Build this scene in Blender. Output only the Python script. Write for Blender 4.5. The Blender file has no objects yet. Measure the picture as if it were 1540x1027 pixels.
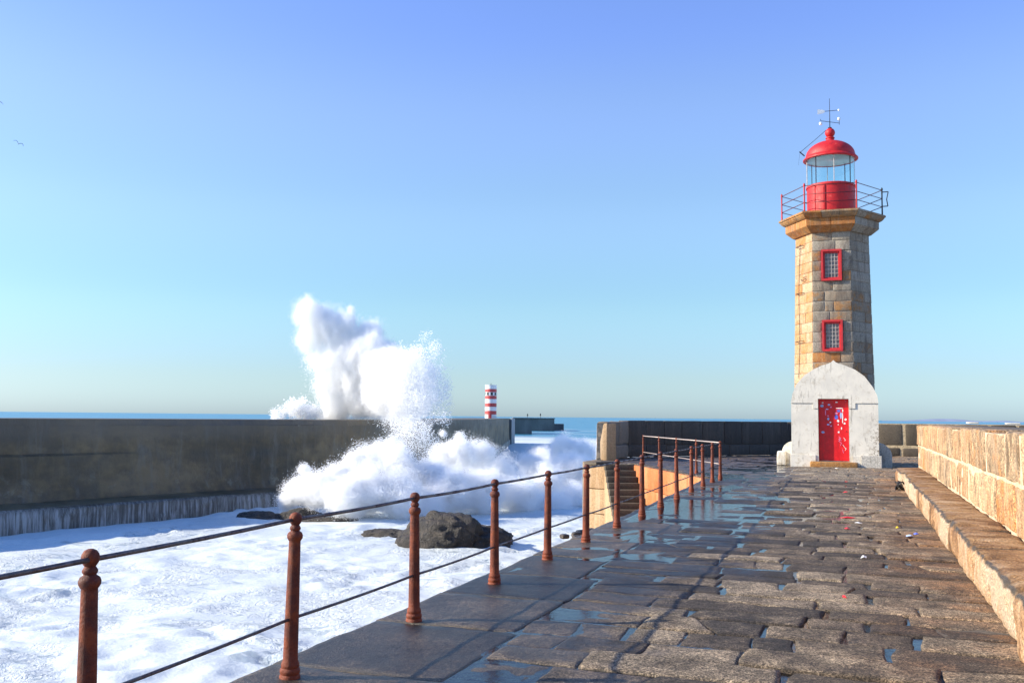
import bpy, bmesh, math, random
import numpy as np
from mathutils import Vector, Matrix
R_ = math.radians
random.seed(11)
scene = bpy.context.scene
COL = scene.collection

# ------------------------------------------------------------------ camera, sky, sun, exposure
EYE = 1.65
YAW = math.atan(513/1450.0); PITCH = math.atan(113/1450.0); ROLL = R_(.57)
cam_d = bpy.data.cameras.new("camera"); cam = bpy.data.objects.new("camera", cam_d); COL.objects.link(cam)
cam_d.sensor_width = 36.0; cam_d.lens = 36.0*1450/1540; cam_d.clip_start = .05; cam_d.clip_end = 150000
cam.matrix_world = Matrix.Translation((0, 0, EYE)) @ Matrix.Rotation(YAW, 4, 'Z') @ Matrix.Rotation(math.pi/2+PITCH, 4, 'X') @ Matrix.Rotation(ROLL, 4, 'Z')
scene.camera = cam

SUN_EL = R_(26.0)
SDX, SDY = -.943, -.334                      # where the sun stands, seen from above
world = bpy.data.worlds.new("World"); scene.world = world; world.use_nodes = True
wn = world.node_tree; wn.nodes.clear()
sky = wn.nodes.new('ShaderNodeTexSky'); sky.sky_type = 'NISHITA'; sky.sun_disc = False
sky.sun_elevation = SUN_EL; sky.sun_rotation = math.atan2(SDX, SDY)
sky.altitude = 0; sky.air_density = 1.0; sky.dust_density = 0.6; sky.ozone_density = 2.2
hs = wn.nodes.new('ShaderNodeHueSaturation'); hs.inputs['Saturation'].default_value = 1.0
bg = wn.nodes.new('ShaderNodeBackground'); bg.inputs['Strength'].default_value = .10
wo = wn.nodes.new('ShaderNodeOutputWorld')
# clear, washed winter air: deeper blue overhead, paler and less yellow at the horizon, the same all the way round
tc = wn.nodes.new('ShaderNodeTexCoord'); sx_ = wn.nodes.new('ShaderNodeSeparateXYZ'); wn.links.new(tc.outputs['Generated'], sx_.inputs[0])
cr_ = wn.nodes.new('ShaderNodeValToRGB'); wn.links.new(sx_.outputs[2], cr_.inputs[0]); cr_.color_ramp.interpolation = 'EASE'
_st = [(0, (.66, .90, 1.36)), (.046, (.655, .82, 1.08)), (.115, (.755, .93, 1.03)), (.215, (1, 1.09, 1.2)), (.307, (1.13, 1.16, 1.41)), (.39, (1.04, 1.11, 1.58)), (.6, (.70, 1.05, 1.6)), (1, (.55, 1.0, 1.6))]
while len(cr_.color_ramp.elements) < len(_st): cr_.color_ramp.elements.new(.5)
for e_, (p_, c_) in zip(cr_.color_ramp.elements, _st): e_.position = p_; e_.color = (c_[0]/2, c_[1]/2, c_[2]/2, 1)
mu = wn.nodes.new('ShaderNodeMix'); mu.data_type = 'RGBA'; mu.blend_type = 'MULTIPLY'; mu.inputs[0].default_value = 1
hs.inputs['Value'].default_value = 2.0
wn.links.new(sky.outputs[0], mu.inputs[6]); wn.links.new(cr_.outputs[0], mu.inputs[7]); wn.links.new(mu.outputs[2], hs.inputs['Color']); wn.links.new(hs.outputs[0], bg.inputs[0]); wn.links.new(bg.outputs[0], wo.inputs[0])
sun_d = bpy.data.lights.new("sun", 'SUN'); sun_d.energy = 4.6; sun_d.angle = R_(.5); sun_d.color = (1.0, .90, .72)
sun = bpy.data.objects.new("sun", sun_d); COL.objects.link(sun)
sv = Vector((SDX*math.cos(SUN_EL), SDY*math.cos(SUN_EL), math.sin(SUN_EL)))
sun.rotation_euler = sv.to_track_quat('Z', 'Y').to_euler()
scene.view_settings.view_transform = 'Standard'; scene.view_settings.look = 'None'
scene.view_settings.gamma = 1; scene.view_settings.use_curve_mapping = False
scene.view_settings.exposure = .90
scene.render.engine = 'CYCLES'
scene.cycles.max_bounces = 30; scene.cycles.diffuse_bounces = 28; scene.cycles.glossy_bounces = 4
scene.cycles.transparent_max_bounces = 16

# ------------------------------------------------------------------ noise
def _hash(ix, iy, iz, seed):
    h = (ix.astype(np.int64)*374761393 + iy.astype(np.int64)*668265263 + iz.astype(np.int64)*2147483647 + seed*974634777) & 0xffffffff
    h = ((h ^ (h >> 13))*1274126177) & 0xffffffff
    h = (h ^ (h >> 16)) & 0xffffff
    return h/float(0xffffff)
def vnoise(p, seed=0):
    p = np.asarray(p, float); i = np.floor(p); f = p-i; f = f*f*(3-2*f); i = i.astype(np.int64)
    x, y, z = i[..., 0], i[..., 1], i[..., 2]; fx, fy, fz = f[..., 0], f[..., 1], f[..., 2]
    def l(a, b, t): return a+(b-a)*t
    c = lambda a, b, d: _hash(x+a, y+b, z+d, seed)
    return l(l(l(c(0,0,0), c(1,0,0), fx), l(c(0,1,0), c(1,1,0), fx), fy), l(l(c(0,0,1), c(1,0,1), fx), l(c(0,1,1), c(1,1,1), fx), fy), fz)*2-1
def fbm(p, oct=4, seed=0, gain=.5):
    p = np.asarray(p, float); s = 0; a = 1; t = 0
    for k in range(oct):
        s = s+a*vnoise(p*(2.03**k)+k*7.3, seed+k); t += a; a *= gain
    return s/t
def n1(x, y, z, seed=0): return float(vnoise(np.array([[x, y, z]]), seed)[0])

# ------------------------------------------------------------------ mesh helpers
def link_mesh(name, verts, faces, mat, parent=None, smooth=False, loc=None):
    me = bpy.data.meshes.new(name); me.from_pydata([tuple(v) for v in verts], [], faces); me.update()
    if smooth:
        me.polygons.foreach_set('use_smooth', [True]*len(me.polygons))
    if mat is not None: me.materials.append(mat)
    o = bpy.data.objects.new(name, me); COL.objects.link(o)
    if parent is not None: o.parent = parent
    if loc is not None: o.location = loc
    return o
class MB:
    def __init__(s): s.v = []; s.f = []
    def add(s, v, f):
        b = len(s.v); s.v += [tuple(map(float, q)) for q in v]; s.f += [tuple(i+b for i in q) for q in f]; return s
    def box(s, x0, x1, y0, y1, z0, z1):
        v = [(x, y, z) for z in (z0, z1) for y in (y0, y1) for x in (x0, x1)]
        return s.add(v, [(0,2,3,1),(4,5,7,6),(0,1,5,4),(2,6,7,3),(0,4,6,2),(1,3,7,5)])
    def obox(s, o, ax, ay, az):
        o, ax, ay, az = map(Vector, (o, ax, ay, az))
        v = [o+ax*i+ay*j+az*k for k in (0, 1) for j in (0, 1) for i in (0, 1)]
        return s.add(v, [(0,2,3,1),(4,5,7,6),(0,1,5,4),(2,6,7,3),(0,4,6,2),(1,3,7,5)])
    def tube(s, p, q, r, n=8, r2=None, caps=True):
        p = Vector(p); q = Vector(q); d = (q-p).normalized(); a = d.orthogonal().normalized(); b = d.cross(a)
        r2 = r if r2 is None else r2
        v = [p+(a*math.cos(2*math.pi*i/n)+b*math.sin(2*math.pi*i/n))*r for i in range(n)]+[q+(a*math.cos(2*math.pi*i/n)+b*math.sin(2*math.pi*i/n))*r2 for i in range(n)]
        f = [(i, (i+1) % n, n+(i+1) % n, n+i) for i in range(n)]
        if caps: f += [tuple(range(n-1, -1, -1)), tuple(range(n, 2*n))]
        return s.add(v, f)
    def path(s, pts, r, n=6):
        for a, b in zip(pts[:-1], pts[1:]): s.tube(a, b, r, n)
        return s
    def lathe(s, prof, n=16, c=(0, 0, 0), a0=0.0, a1=2*math.pi, jit=0):
        full = abs(a1-a0-2*math.pi) < 1e-6; m = n if full else n+1
        v = []
        for r, z in prof:
            for i in range(m):
                a = a0+(a1-a0)*i/n
                v.append((c[0]+r*math.cos(a), c[1]+r*math.sin(a), c[2]+z))
        f = []
        for j in range(len(prof)-1):
            for i in range(n):
                i2 = (i+1) % m
                f.append((j*m+i, j*m+i2, (j+1)*m+i2, (j+1)*m+i))
        if full:
            if prof[0][0] > 1e-5: f.append(tuple(range(m-1, -1, -1)))
            if prof[-1][0] > 1e-5: f.append(tuple(range((len(prof)-1)*m, len(prof)*m)))
        return s.add(v, f)
    def prismY(s, poly, y0, y1):          # poly in XZ
        n = len(poly)
        v = [(x, y0, z) for x, z in poly]+[(x, y1, z) for x, z in poly]
        f = [tuple(range(n)), tuple(range(2*n-1, n-1, -1))]+[(i, n+i, n+(i+1) % n, (i+1) % n) for i in range(n)]
        return s.add(v, f)
    def prismZ(s, poly, z0, z1):
        n = len(poly)
        v = [(x, y, z0) for x, y in poly]+[(x, y, z1) for x, y in poly]
        f = [tuple(range(n-1, -1, -1)), tuple(range(n, 2*n))]+[(i, (i+1) % n, n+(i+1) % n, n+i) for i in range(n)]
        return s.add(v, f)
    def build(s, name, mat, parent=None, smooth=False, recalc=False, bevel=0):
        o = link_mesh(name, s.v, s.f, mat, parent, smooth)
        if recalc or bevel:
            bm = bmesh.new(); bm.from_mesh(o.data); bmesh.ops.recalc_face_normals(bm, faces=bm.faces)
            if bevel:
                es = [e for e in bm.edges if len(e.link_faces) == 2 and e.calc_face_angle(0) > .6]
                bmesh.ops.bevel(bm, geom=es, offset=bevel, segments=2, profile=.6, affect='EDGES')
            bm.to_mesh(o.data); bm.free()
        return o
def smooth_by_angle(o, a=40):
    me = o.data; bm = bmesh.new(); bm.from_mesh(me)
    for f in bm.faces: f.smooth = True
    for e in bm.edges:
        if len(e.link_faces) == 2 and e.calc_face_angle(0) > R_(a): e.smooth = False
    bm.to_mesh(me); bm.free()
def tag(o, label=None, cat=None, group=None, kind=None):
    if label: o['label'] = label
    if cat: o['category'] = cat
    if group: o['group'] = group
    if kind: o['kind'] = kind
    return o
def empty(name, loc=(0, 0, 0), **k):
    o = bpy.data.objects.new(name, None); COL.objects.link(o); o.location = loc; o.empty_display_size = .2
    return tag(o, **k)
def block_mesh(L, D, Hh, rnd=.03, amp=.012, seed=0, nx=4, nz=3, freq=3.0):
    """rounded, uneven stone block centred on its bottom-front-left corner: x 0..L, y 0..D (front at 0), z 0..Hh"""
    def co(h, n, r):
        r = min(r, h*.45)
        inner = list(np.linspace(-h+r, h-r, max(2, n)))
        return [-h, -h+r*.3]+inner+[h-r*.3, h], r
    hx, hy, hz = L/2, D/2, Hh/2
    cx, r = co(hx, nx, rnd); cy, _ = co(hy, 2, rnd); cz, _ = co(hz, nz, rnd)
    idx = {}; V = []; F = []
    def vid(i, j, k):
        key = (i, j, k)
        if key not in idx:
            idx[key] = len(V); V.append((cx[i], cy[j], cz[k]))
        return idx[key]
    NX, NY, NZ = len(cx), len(cy), len(cz)
    for i in range(NX-1):
        for k in range(NZ-1):
            F.append((vid(i,0,k), vid(i+1,0,k), vid(i+1,0,k+1), vid(i,0,k+1)))
            F.append((vid(i,NY-1,k), vid(i,NY-1,k+1), vid(i+1,NY-1,k+1), vid(i+1,NY-1,k)))
        for j in range(NY-1):
            F.append((vid(i,j,NZ-1), vid(i+1,j,NZ-1), vid(i+1,j+1,NZ-1), vid(i,j+1,NZ-1)))
            F.append((vid(i,j,0), vid(i,j+1,0), vid(i+1,j+1,0), vid(i+1,j,0)))
    for j in range(NY-1):
        for k in range(NZ-1):
            F.append((vid(0,j,k), vid(0,j,k+1), vid(0,j+1,k+1), vid(0,j+1,k)))
            F.append((vid(NX-1,j,k), vid(NX-1,j+1,k), vid(NX-1,j+1,k+1), vid(NX-1,j,k+1)))
    P = np.array(V); q = np.stack([np.clip(P[:,a], -(h-r), h-r) for a, h in enumerate((hx, hy, hz))], 1)
    d = P-q; ln = np.linalg.norm(d, axis=1, keepdims=True)
    P = np.where(ln > 1e-9, q+d/np.maximum(ln, 1e-9)*r, P)
    P[:, 1] += amp*fbm(P*freq+seed*3.7, 3, seed)*1.3
    P[:, 0] += amp*.8*vnoise(P*freq+seed*5.1+9, seed+3)
    P[:, 2] += amp*.8*vnoise(P*freq+seed*2.9+19, seed+5)
    P += np.array([hx, hy, hz])
    return P, F
def place_block(name, origin, xdir, L, D, Hh, mat, parent, seed, tilt=0.0, **k):
    """xdir: horizontal unit vector of the block's length; depth runs to its left (inwards)"""
    P, F = block_mesh(L, D, Hh, seed=seed, **k)
    X = np.array([xdir[0], xdir[1], 0.0]); Y = np.array([-xdir[1], xdir[0], 0.0]); Z = np.array([0, 0, 1.0])+Y*tilt
    W = np.array(origin, float)+P[:, :1]*X+P[:, 1:2]*Y+P[:, 2:3]*Z
    return link_mesh(name, W, F, mat, parent, smooth=True)

# ------------------------------------------------------------------ material helpers
class NT:
    def __init__(s, name):
        s.m = bpy.data.materials.new(name); s.m.use_nodes = True; s.t = s.m.node_tree; s.t.nodes.clear()
        s.out = s.t.nodes.new('ShaderNodeOutputMaterial')
        s.pos = s.t.nodes.new('ShaderNodeNewGeometry').outputs['Position']
    def n(s, ty, ins=None, **kw):
        nd = s.t.nodes.new(ty)
        for k, v in kw.items(): setattr(nd, k, v)
        for k, v in (ins or {}).items():
            sock = nd.inputs[k]
            if isinstance(v, bpy.types.NodeSocket): s.t.links.new(v, sock)
            elif v is not None: sock.default_value = v if not (isinstance(v, tuple) and len(v) == 3 and sock.type == 'RGBA') else (*v, 1)
        return nd
    def math(s, op, a, b=None, c=None, clamp=False):
        nd = s.n('ShaderNodeMath', operation=op, use_clamp=clamp)
        for i, v in enumerate((a, b, c)):
            if v is None: continue
            if isinstance(v, bpy.types.NodeSocket): s.t.links.new(v, nd.inputs[i])
            else: nd.inputs[i].default_value = v
        return nd.outputs[0]
    def vscale(s, sc, vec=None):
        nd = s.n('ShaderNodeMapping'); s.t.links.new(vec or s.pos, nd.inputs['Vector']); nd.inputs['Scale'].default_value = sc; return nd.outputs[0]
    def noise(s, scale, detail=4, rough=.55, vec=None, dist=0.0, w=None):
        nd = s.n('ShaderNodeTexNoise', {'Scale': scale, 'Detail': detail, 'Roughness': rough, 'Distortion': dist}); s.t.links.new(vec or s.pos, nd.inputs['Vector']); return nd.outputs[0]
    def ramp(s, f, a, b, lo=0.0, hi=1.0, smooth=True):
        nd = s.n('ShaderNodeMapRange', {'From Min': a, 'From Max': b, 'To Min': lo, 'To Max': hi}, interpolation_type='SMOOTHSTEP' if smooth else 'LINEAR'); s.t.links.new(f, nd.inputs['Value']); return nd.outputs[0]
    def mix(s, f, a, b, mode='MIX'):
        nd = s.n('ShaderNodeMix', data_type='RGBA', blend_type=mode)
        for k, v in ((0, f), (6, a), (7, b)):
            if isinstance(v, bpy.types.NodeSocket): s.t.links.new(v, nd.inputs[k])
            else: nd.inputs[k].default_value = v if k == 0 else (*v, 1)
        return nd.outputs[2]
    def cramp(s, f, stops):
        nd = s.n('ShaderNodeValToRGB'); s.t.links.new(f, nd.inputs[0]); cr = nd.color_ramp
        while len(cr.elements) < len(stops): cr.elements.new(.5)
        for e, (p, c) in zip(cr.elements, stops): e.position = p; e.color = (*c, 1)
        return nd.outputs[0]
    def xyz(s, vec=None):
        nd = s.n('ShaderNodeSeparateXYZ'); s.t.links.new(vec or s.pos, nd.inputs[0]); return nd.outputs
    def rand(s): return s.n('ShaderNodeObjectInfo').outputs['Random']
    def bump(s, h, strength=.5, dist=.01, normal=None):
        nd = s.n('ShaderNodeBump', {'Strength': strength, 'Distance': dist, 'Height': h, 'Normal': normal}) if normal else s.n('ShaderNodeBump', {'Strength': strength, 'Distance': dist, 'Height': h})
        return nd.outputs[0]
    def pbr(s, col, rough=.7, normal=None, **k):
        ins = {'Base Color': col, 'Roughness': rough}
        if normal is not None: ins['Normal'] = normal
        for a, b in k.items(): ins[a.replace('_', ' ')] = b
        p = s.n('ShaderNodeBsdfPrincipled', ins); s.t.links.new(p.outputs[0], s.out.inputs[0]); return s.m

# --- paving: grainy granite, wet towards the rail
def mat_paving():
    t = NT('wet_granite_paving'); x, y, z = t.xyz()
    big = t.noise(.55, 4, .6); mid = t.noise(4.5, 5, .65); grain = t.noise(75, 3, .75); grain2 = t.noise(30, 5, .8)
    rnd = t.rand()
    base = t.cramp(t.math('ADD', t.math('MULTIPLY', rnd, .55), t.math('MULTIPLY', mid, .5)),
                   [(.22, (.034, .027, .021)), (.42, (.078, .058, .040)), (.60, (.155, .115, .074)), (.86, (.32, .25, .165))])
    warm = t.math('MULTIPLY', t.ramp(x, -.2, 1.2), t.ramp(big, .38, .62))
    base = t.mix(t.math('MULTIPLY', warm, .7), base, (.26, .12, .04))
    speck = t.ramp(grain, .42, .60, .35, 1.8)
    speck2 = t.ramp(grain2, .38, .62, .5, 1.5)
    gv = t.math('MULTIPLY', t.math('MULTIPLY', speck, speck2), t.ramp(t.noise(2.2, 5, .7, dist=.4), .36, .64, .6, 1.35))
    cc = t.n('ShaderNodeCombineXYZ', {0: gv, 1: gv, 2: gv}).outputs[0]
    base = t.mix(1.0, base, cc, 'MULTIPLY')
    side = t.ramp(x, -.3, -3.2)
    wet = t.math('ADD', t.math('MULTIPLY', side, .42), t.noise(.9, 5, .6, dist=.6))
    wetk = t.ramp(x, -2.35, -2.75)
    wetm = t.ramp(t.math('SUBTRACT', t.math('ADD', wet, t.math('MULTIPLY', wetk, .22)), t.math('MULTIPLY', z, 9.0)), .42, .74)
    dry = t.math('MULTIPLY', t.ramp(z, .016, .032), t.ramp(mid, .42, .62)); base = t.mix(t.math('MULTIPLY', dry, .42), base, t.mix(1.0, (.36, .275, .175), cc, 'MULTIPLY'))
    col = t.mix(wetm, base, (.42, .39, .37), 'MULTIPLY')
    rough = t.ramp(wetm, 0, 1, .88, .40, smooth=False)
    h = t.math('ADD', t.math('MULTIPLY', grain, .5), t.math('ADD', grain2, t.math('MULTIPLY', mid, 1.2)))
    bs = t.ramp(wetm, 0, 1, 1.0, .75, smooth=False)
    nd = t.n('ShaderNodeBump', {'Strength': bs, 'Distance': .022, 'Height': h})
    return t.pbr(col, rough, nd.outputs[0])
def mat_stone(name, stops, speck=(.6, 1.35), streak=0.0, streakcol=(.75, .66, .52), dark=(.10, .08, .06), darkamt=.0, bump=.8, rough=.85, fine=60, sscale=(7, 7, .55), dscale=(5, 5, .9)):
    t = NT(name); rnd = t.rand(); x, y, z = t.xyz()
    mid = t.noise(3.2, 5, .62); g = t.noise(fine, 3, .7); g2 = t.noise(19, 4, .7)
    base = t.cramp(t.math('ADD', t.math('MULTIPLY', rnd, .75), t.math('MULTIPLY', t.math('SUBTRACT', mid, .5), .9)), stops)
    gv = t.math('MULTIPLY', t.ramp(g, .38, .64, speck[0], speck[1]), t.ramp(g2, .35, .65, .8, 1.15))
    base = t.mix(1.0, base, t.n('ShaderNodeCombineXYZ', {0: gv, 1: gv, 2: gv}).outputs[0], 'MULTIPLY')
    if streak:
        sv_ = t.noise(1.0, 5, .65, vec=t.vscale(sscale), dist=.3)
        base = t.mix(t.math('MULTIPLY', t.ramp(sv_, .48, .66), streak), base, streakcol)
    if darkamt:
        sv_ = t.noise(1.0, 5, .7, vec=t.vscale(dscale), dist=.5)
        base = t.mix(t.math('MULTIPLY', t.ramp(sv_, .50, .64), darkamt), base, dark)
    h = t.math('ADD', t.math('MULTIPLY', g, .6), t.math('ADD', g2, mid))
    return t.pbr(base, rough, t.bump(h, bump, .012))
def mat_plain(name, col, rough=.8, var=.25, scale=8, bump=.3, metal=0.0, spec=.5):
    t = NT(name); n = t.noise(scale, 5, .65); gv = t.ramp(n, .3, .7, 1-var, 1+var)
    c = t.mix(1.0, col, t.n('ShaderNodeCombineXYZ', {0: gv, 1: gv, 2: gv}).outputs[0], 'MULTIPLY')
    return t.pbr(c, rough, t.bump(n, bump, .01), Metallic=metal)
def mat_red(name, col=(.42, .008, .010), rough=.45, rust=.3):
    t = NT(name); n = t.noise(5, 6, .7); n2 = t.noise(26, 4, .7); x, y, z = t.xyz()
    c = t.mix(t.ramp(n, .3, .7), col, tuple(min(1, q*1.35) for q in col))
    c = t.mix(t.math('MULTIPLY', t.ramp(n2, .60, .68), rust), c, (.16, .06, .03))
    vs_ = t.noise(1, 5, .75, vec=t.vscale((9, 9, 1.1)), dist=.3); c = t.mix(t.math('MULTIPLY', t.ramp(vs_, .52, .68), .55), c, tuple(q*.28+.01 for q in col)); c = t.mix(t.math('MULTIPLY', t.ramp(n, .60, .72), .35), c, (.55, .16, .12))
    return t.pbr(c, t.ramp(n, .3, .7, rough, rough+.25), t.bump(t.math('ADD', n, n2), .25, .01))
def mat_rust():
    t = NT('rusty_red_iron'); n = t.noise(9, 6, .7); n2 = t.noise(70, 4, .75); x, y, z = t.xyz()
    c = t.cramp(n, [(.30, (.050, .010, .004)), (.48, (.115, .018, .004)), (.62, (.21, .038, .004)), (.8, (.060, .017, .008))])
    low = t.ramp(z, .38, .05); c = t.mix(t.math('MULTIPLY', low, .55), c, (.24, .040, .005))
    c = t.mix(t.ramp(n2, .60, .70), c, (.045, .018, .014))
    return t.pbr(c, t.ramp(n2, .3, .7, .55, .85), t.bump(t.math('ADD', n2, n), .9, .006))

def mat_rock():
    t = NT('wet_black_rock'); n = t.noise(2.2, 7, .72, dist=.4); f = t.noise(11, 5, .75); v = t.n('ShaderNodeTexVoronoi', {'Scale': 2.4}, feature='DISTANCE_TO_EDGE'); t.t.links.new(t.pos, v.inputs['Vector'])
    c = t.cramp(n, [(.35, (.020, .018, .016)), (.5, (.045, .038, .032)), (.65, (.10, .078, .056))])
    c = t.mix(t.ramp(f, .60, .68), c, (.22, .22, .21))
    h = t.math('ADD', t.math('MULTIPLY', n, 1.6), t.math('ADD', f, t.math('MULTIPLY', t.ramp(v.outputs[0], 0, .05), .25)))
    return t.pbr(c, t.ramp(f, .3, .7, .45, .85), t.bump(h, 1.0, .10))
M = {}
M['paving'] = mat_paving()
M['mortar'] = mat_plain('sandy_joint_fill', (.10, .08, .058), .9, .4, 30, .6)
M['deck'] = mat_plain('pier_masonry', (.20, .15, .10), .85, .4, 3, .8)
M['rust'] = mat_rust()
M['rail'] = mat_plain('weathered_steel_rod', (.12, .10, .10), .45, .4, 40, .3, .6)
M['rail_pale'] = mat_plain('pale_worn_rod', (.42, .34, .30), .5, .3, 40, .3, .3)
M['red'] = mat_red('red_lantern_paint')
M['darkred'] = mat_plain('dark_red_rail', (.10, .010, .016), .6, .4, 12, .2)
M['door'] = mat_red('red_door_paint', (.55, .004, .008), .32, .08)
M['redframe'] = mat_red('red_window_frame_paint', (.42, .016, .02), .55, .6)
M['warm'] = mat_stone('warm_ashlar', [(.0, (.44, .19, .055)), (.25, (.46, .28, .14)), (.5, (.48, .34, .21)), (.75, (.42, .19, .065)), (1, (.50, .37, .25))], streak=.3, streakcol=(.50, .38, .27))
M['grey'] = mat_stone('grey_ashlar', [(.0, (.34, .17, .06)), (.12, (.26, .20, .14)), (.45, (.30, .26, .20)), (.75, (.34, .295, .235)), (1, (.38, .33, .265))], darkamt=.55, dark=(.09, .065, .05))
M['towermortar'] = mat_plain('pale_tower_mortar', (.34, .30, .245), .9, .45, 6, .9)
M['cornice'] = mat_stone('cornice_stone', [(.0, (.36, .13, .03)), (.3, (.40, .19, .05)), (.6, (.28, .20, .13)), (1, (.38, .28, .18))], streak=.2, streakcol=(.5, .42, .3), darkamt=.5)
M['parapet'] = mat_stone('parapet_granite', [(.0, (.42, .17, .045)), (.18, (.52, .30, .15)), (.36, (.36, .20, .09)), (.55, (.56, .36, .20)), (.75, (.28, .195, .11)), (.9, (.48, .22, .075)), (1, (.50, .34, .20))],
                         streak=.3, streakcol=(.60, .45, .32), darkamt=.75, sscale=(3.2, 3.2, 1.1), dscale=(4, 4, 2.2), dark=(.085, .058, .03), fine=38, speck=(.45, 1.5))
M['pmortar'] = mat_plain('pale_parapet_mortar', (.60, .43, .28), .9, .3, 10, .9)
def mat_bench():
    t = NT('bench_granite'); rnd = t.rand(); x, y, z = t.xyz()
    mid = t.noise(3, 5, .65); g = t.noise(48, 3, .7); stv = t.noise(1.0, 6, .75, vec=t.vscale((3, 4.5, 2.0)), dist=.6)
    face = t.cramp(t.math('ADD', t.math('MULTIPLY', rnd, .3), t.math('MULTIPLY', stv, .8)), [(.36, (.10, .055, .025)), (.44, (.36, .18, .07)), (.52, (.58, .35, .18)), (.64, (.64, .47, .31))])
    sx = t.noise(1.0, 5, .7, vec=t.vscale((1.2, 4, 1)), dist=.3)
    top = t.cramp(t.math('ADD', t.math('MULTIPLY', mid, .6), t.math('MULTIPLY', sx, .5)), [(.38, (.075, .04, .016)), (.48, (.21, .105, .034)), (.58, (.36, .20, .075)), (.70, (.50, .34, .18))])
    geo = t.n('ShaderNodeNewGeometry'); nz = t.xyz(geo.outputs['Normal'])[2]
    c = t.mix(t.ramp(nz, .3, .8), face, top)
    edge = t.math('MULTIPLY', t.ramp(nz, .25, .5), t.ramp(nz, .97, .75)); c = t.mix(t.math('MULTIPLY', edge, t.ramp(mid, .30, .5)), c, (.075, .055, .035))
    gv = t.ramp(g, .38, .64, .6, 1.35)
    c = t.mix(1.0, c, t.n('ShaderNodeCombineXYZ', {0: gv, 1: gv, 2: gv}).outputs[0], 'MULTIPLY')
    return t.pbr(c, t.ramp(mid, .40, .58, .85, .38), t.bump(t.math('ADD', g, t.math('ADD', t.math('MULTIPLY', mid, 2), t.math('MULTIPLY', t.noise(14, 5, .75), 1.5))), 1.0, .025))
M['bench'] = mat_bench()
M['darkwall'] = mat_stone('dark_wet_granite', [(.0, (.045, .038, .034)), (.5, (.065, .055, .048)), (1, (.09, .075, .06))], streak=.12, streakcol=(.25, .22, .18), rough=.7)
M['brownwall'] = mat_stone('brown_wet_granite', [(.0, (.08, .062, .04)), (.5, (.12, .09, .06)), (1, (.15, .12, .08))], rough=.75)
M['wallend'] = mat_stone('rough_grey_granite', [(.0, (.16, .13, .10)), (.5, (.22, .18, .14)), (1, (.27, .22, .17))], darkamt=.3)
M['dmortar'] = mat_plain('dark_joint', (.10, .09, .08), .9, .4, 12, .8)
M['ymortar'] = mat_plain('yellowish_joint', (.52, .40, .24), .9, .35, 12, .9)
M['orangewall'] = mat_stone('orange_weathered_granite', [(.0, (.46, .125, .03)), (.35, (.48, .165, .05)), (.7, (.50, .21, .08)), (1, (.44, .115, .028))], streak=.35, streakcol=(.50, .25, .12), bump=.5)
M['tanwall'] = mat_stone('tan_granite', [(.0, (.38, .23, .11)), (.5, (.42, .27, .14)), (1, (.45, .30, .17))], streak=.4, streakcol=(.58,.44,.30), bump=.6)
M['step'] = mat_stone('dark_step_stone', [(.0, (.06, .05, .035)), (1, (.11, .085, .055))])
M['rock'] = mat_rock()

def mat_house():
    t = NT('weathered_whitewash'); x, y, z = t.xyz()
    a = t.noise(1.6, 5, .6); b = t.noise(6, 6, .72, dist=.6); v = t.noise(1, 6, .7, vec=t.vscale((6, 6, 1.1)), dist=.4)
    c = t.mix(t.ramp(a, .35, .65), (.74, .69, .59), (.63, .59, .51))
    c = t.mix(t.math('MULTIPLY', t.ramp(b, .52, .66), .5), c, (.46, .39, .29))
    c = t.mix(t.math('MULTIPLY', t.ramp(v, .56, .70), .8), c, (.25, .22, .18))
    lowx = t.math('MULTIPLY', t.ramp(x, .3, .75), t.ramp(z, 2.2, .6))
    pe = t.math('MULTIPLY', lowx, t.ramp(t.noise(14, 5, .75), .50, .56))
    c = t.mix(pe, c, (.22, .17, .12))
    low = t.math('MULTIPLY', t.ramp(z, .7, .05), t.ramp(b, .45, .6)); c = t.mix(t.math('MULTIPLY', low, .5), c, (.40, .33, .22))
    return t.pbr(c, .8, t.bump(t.math('ADD', b, t.math('MULTIPLY', v, .5)), .5, .015))
M['house'] = mat_house()
M['white'] = mat_plain('white_paint', (.78, .77, .74), .5, .12, 12, .2)
M['concrete'] = None
def mat_breakwater(name='tidal_breakwater_concrete'):
    t = NT(name); x, y, z = t.xyz()
    a = t.noise(.16, 5, .6, vec=t.vscale((1, 1, 2.2))); b = t.noise(1.1, 6, .68); v = t.noise(1, 5, .7, vec=t.vscale((1.3, 1.3, .22)))
    c = t.cramp(t.math('ADD', t.math('MULTIPLY', a, .6), t.math('MULTIPLY', b, .4)), [(.34, (.045, .034, .018)), (.45, (.095, .070, .036)), (.56, (.20, .145, .075))])
    c = t.mix(t.math('MULTIPLY', t.ramp(v, .5, .68), .35), c, (.19, .18, .15))
    c = t.mix(t.math('MULTIPLY', t.ramp(z, -.2, .9), .6), c, (.12, .105, .085))
    crust = t.math('MULTIPLY', t.ramp(z, -1.0, -2.3), t.ramp(t.noise(.9, 6, .75, dist=.5), .55, .66)); crust = t.math('MULTIPLY', crust, t.ramp(z, -2.88, -2.6)); c = t.mix(t.math('MULTIPLY', crust, .5), c, (.24, .22, .16))
    return t.pbr(c, t.ramp(b, .3, .7, .45, .8), t.bump(t.math('ADD', b, v), 1.0, .09))
M['breakwater'] = mat_breakwater()
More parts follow.
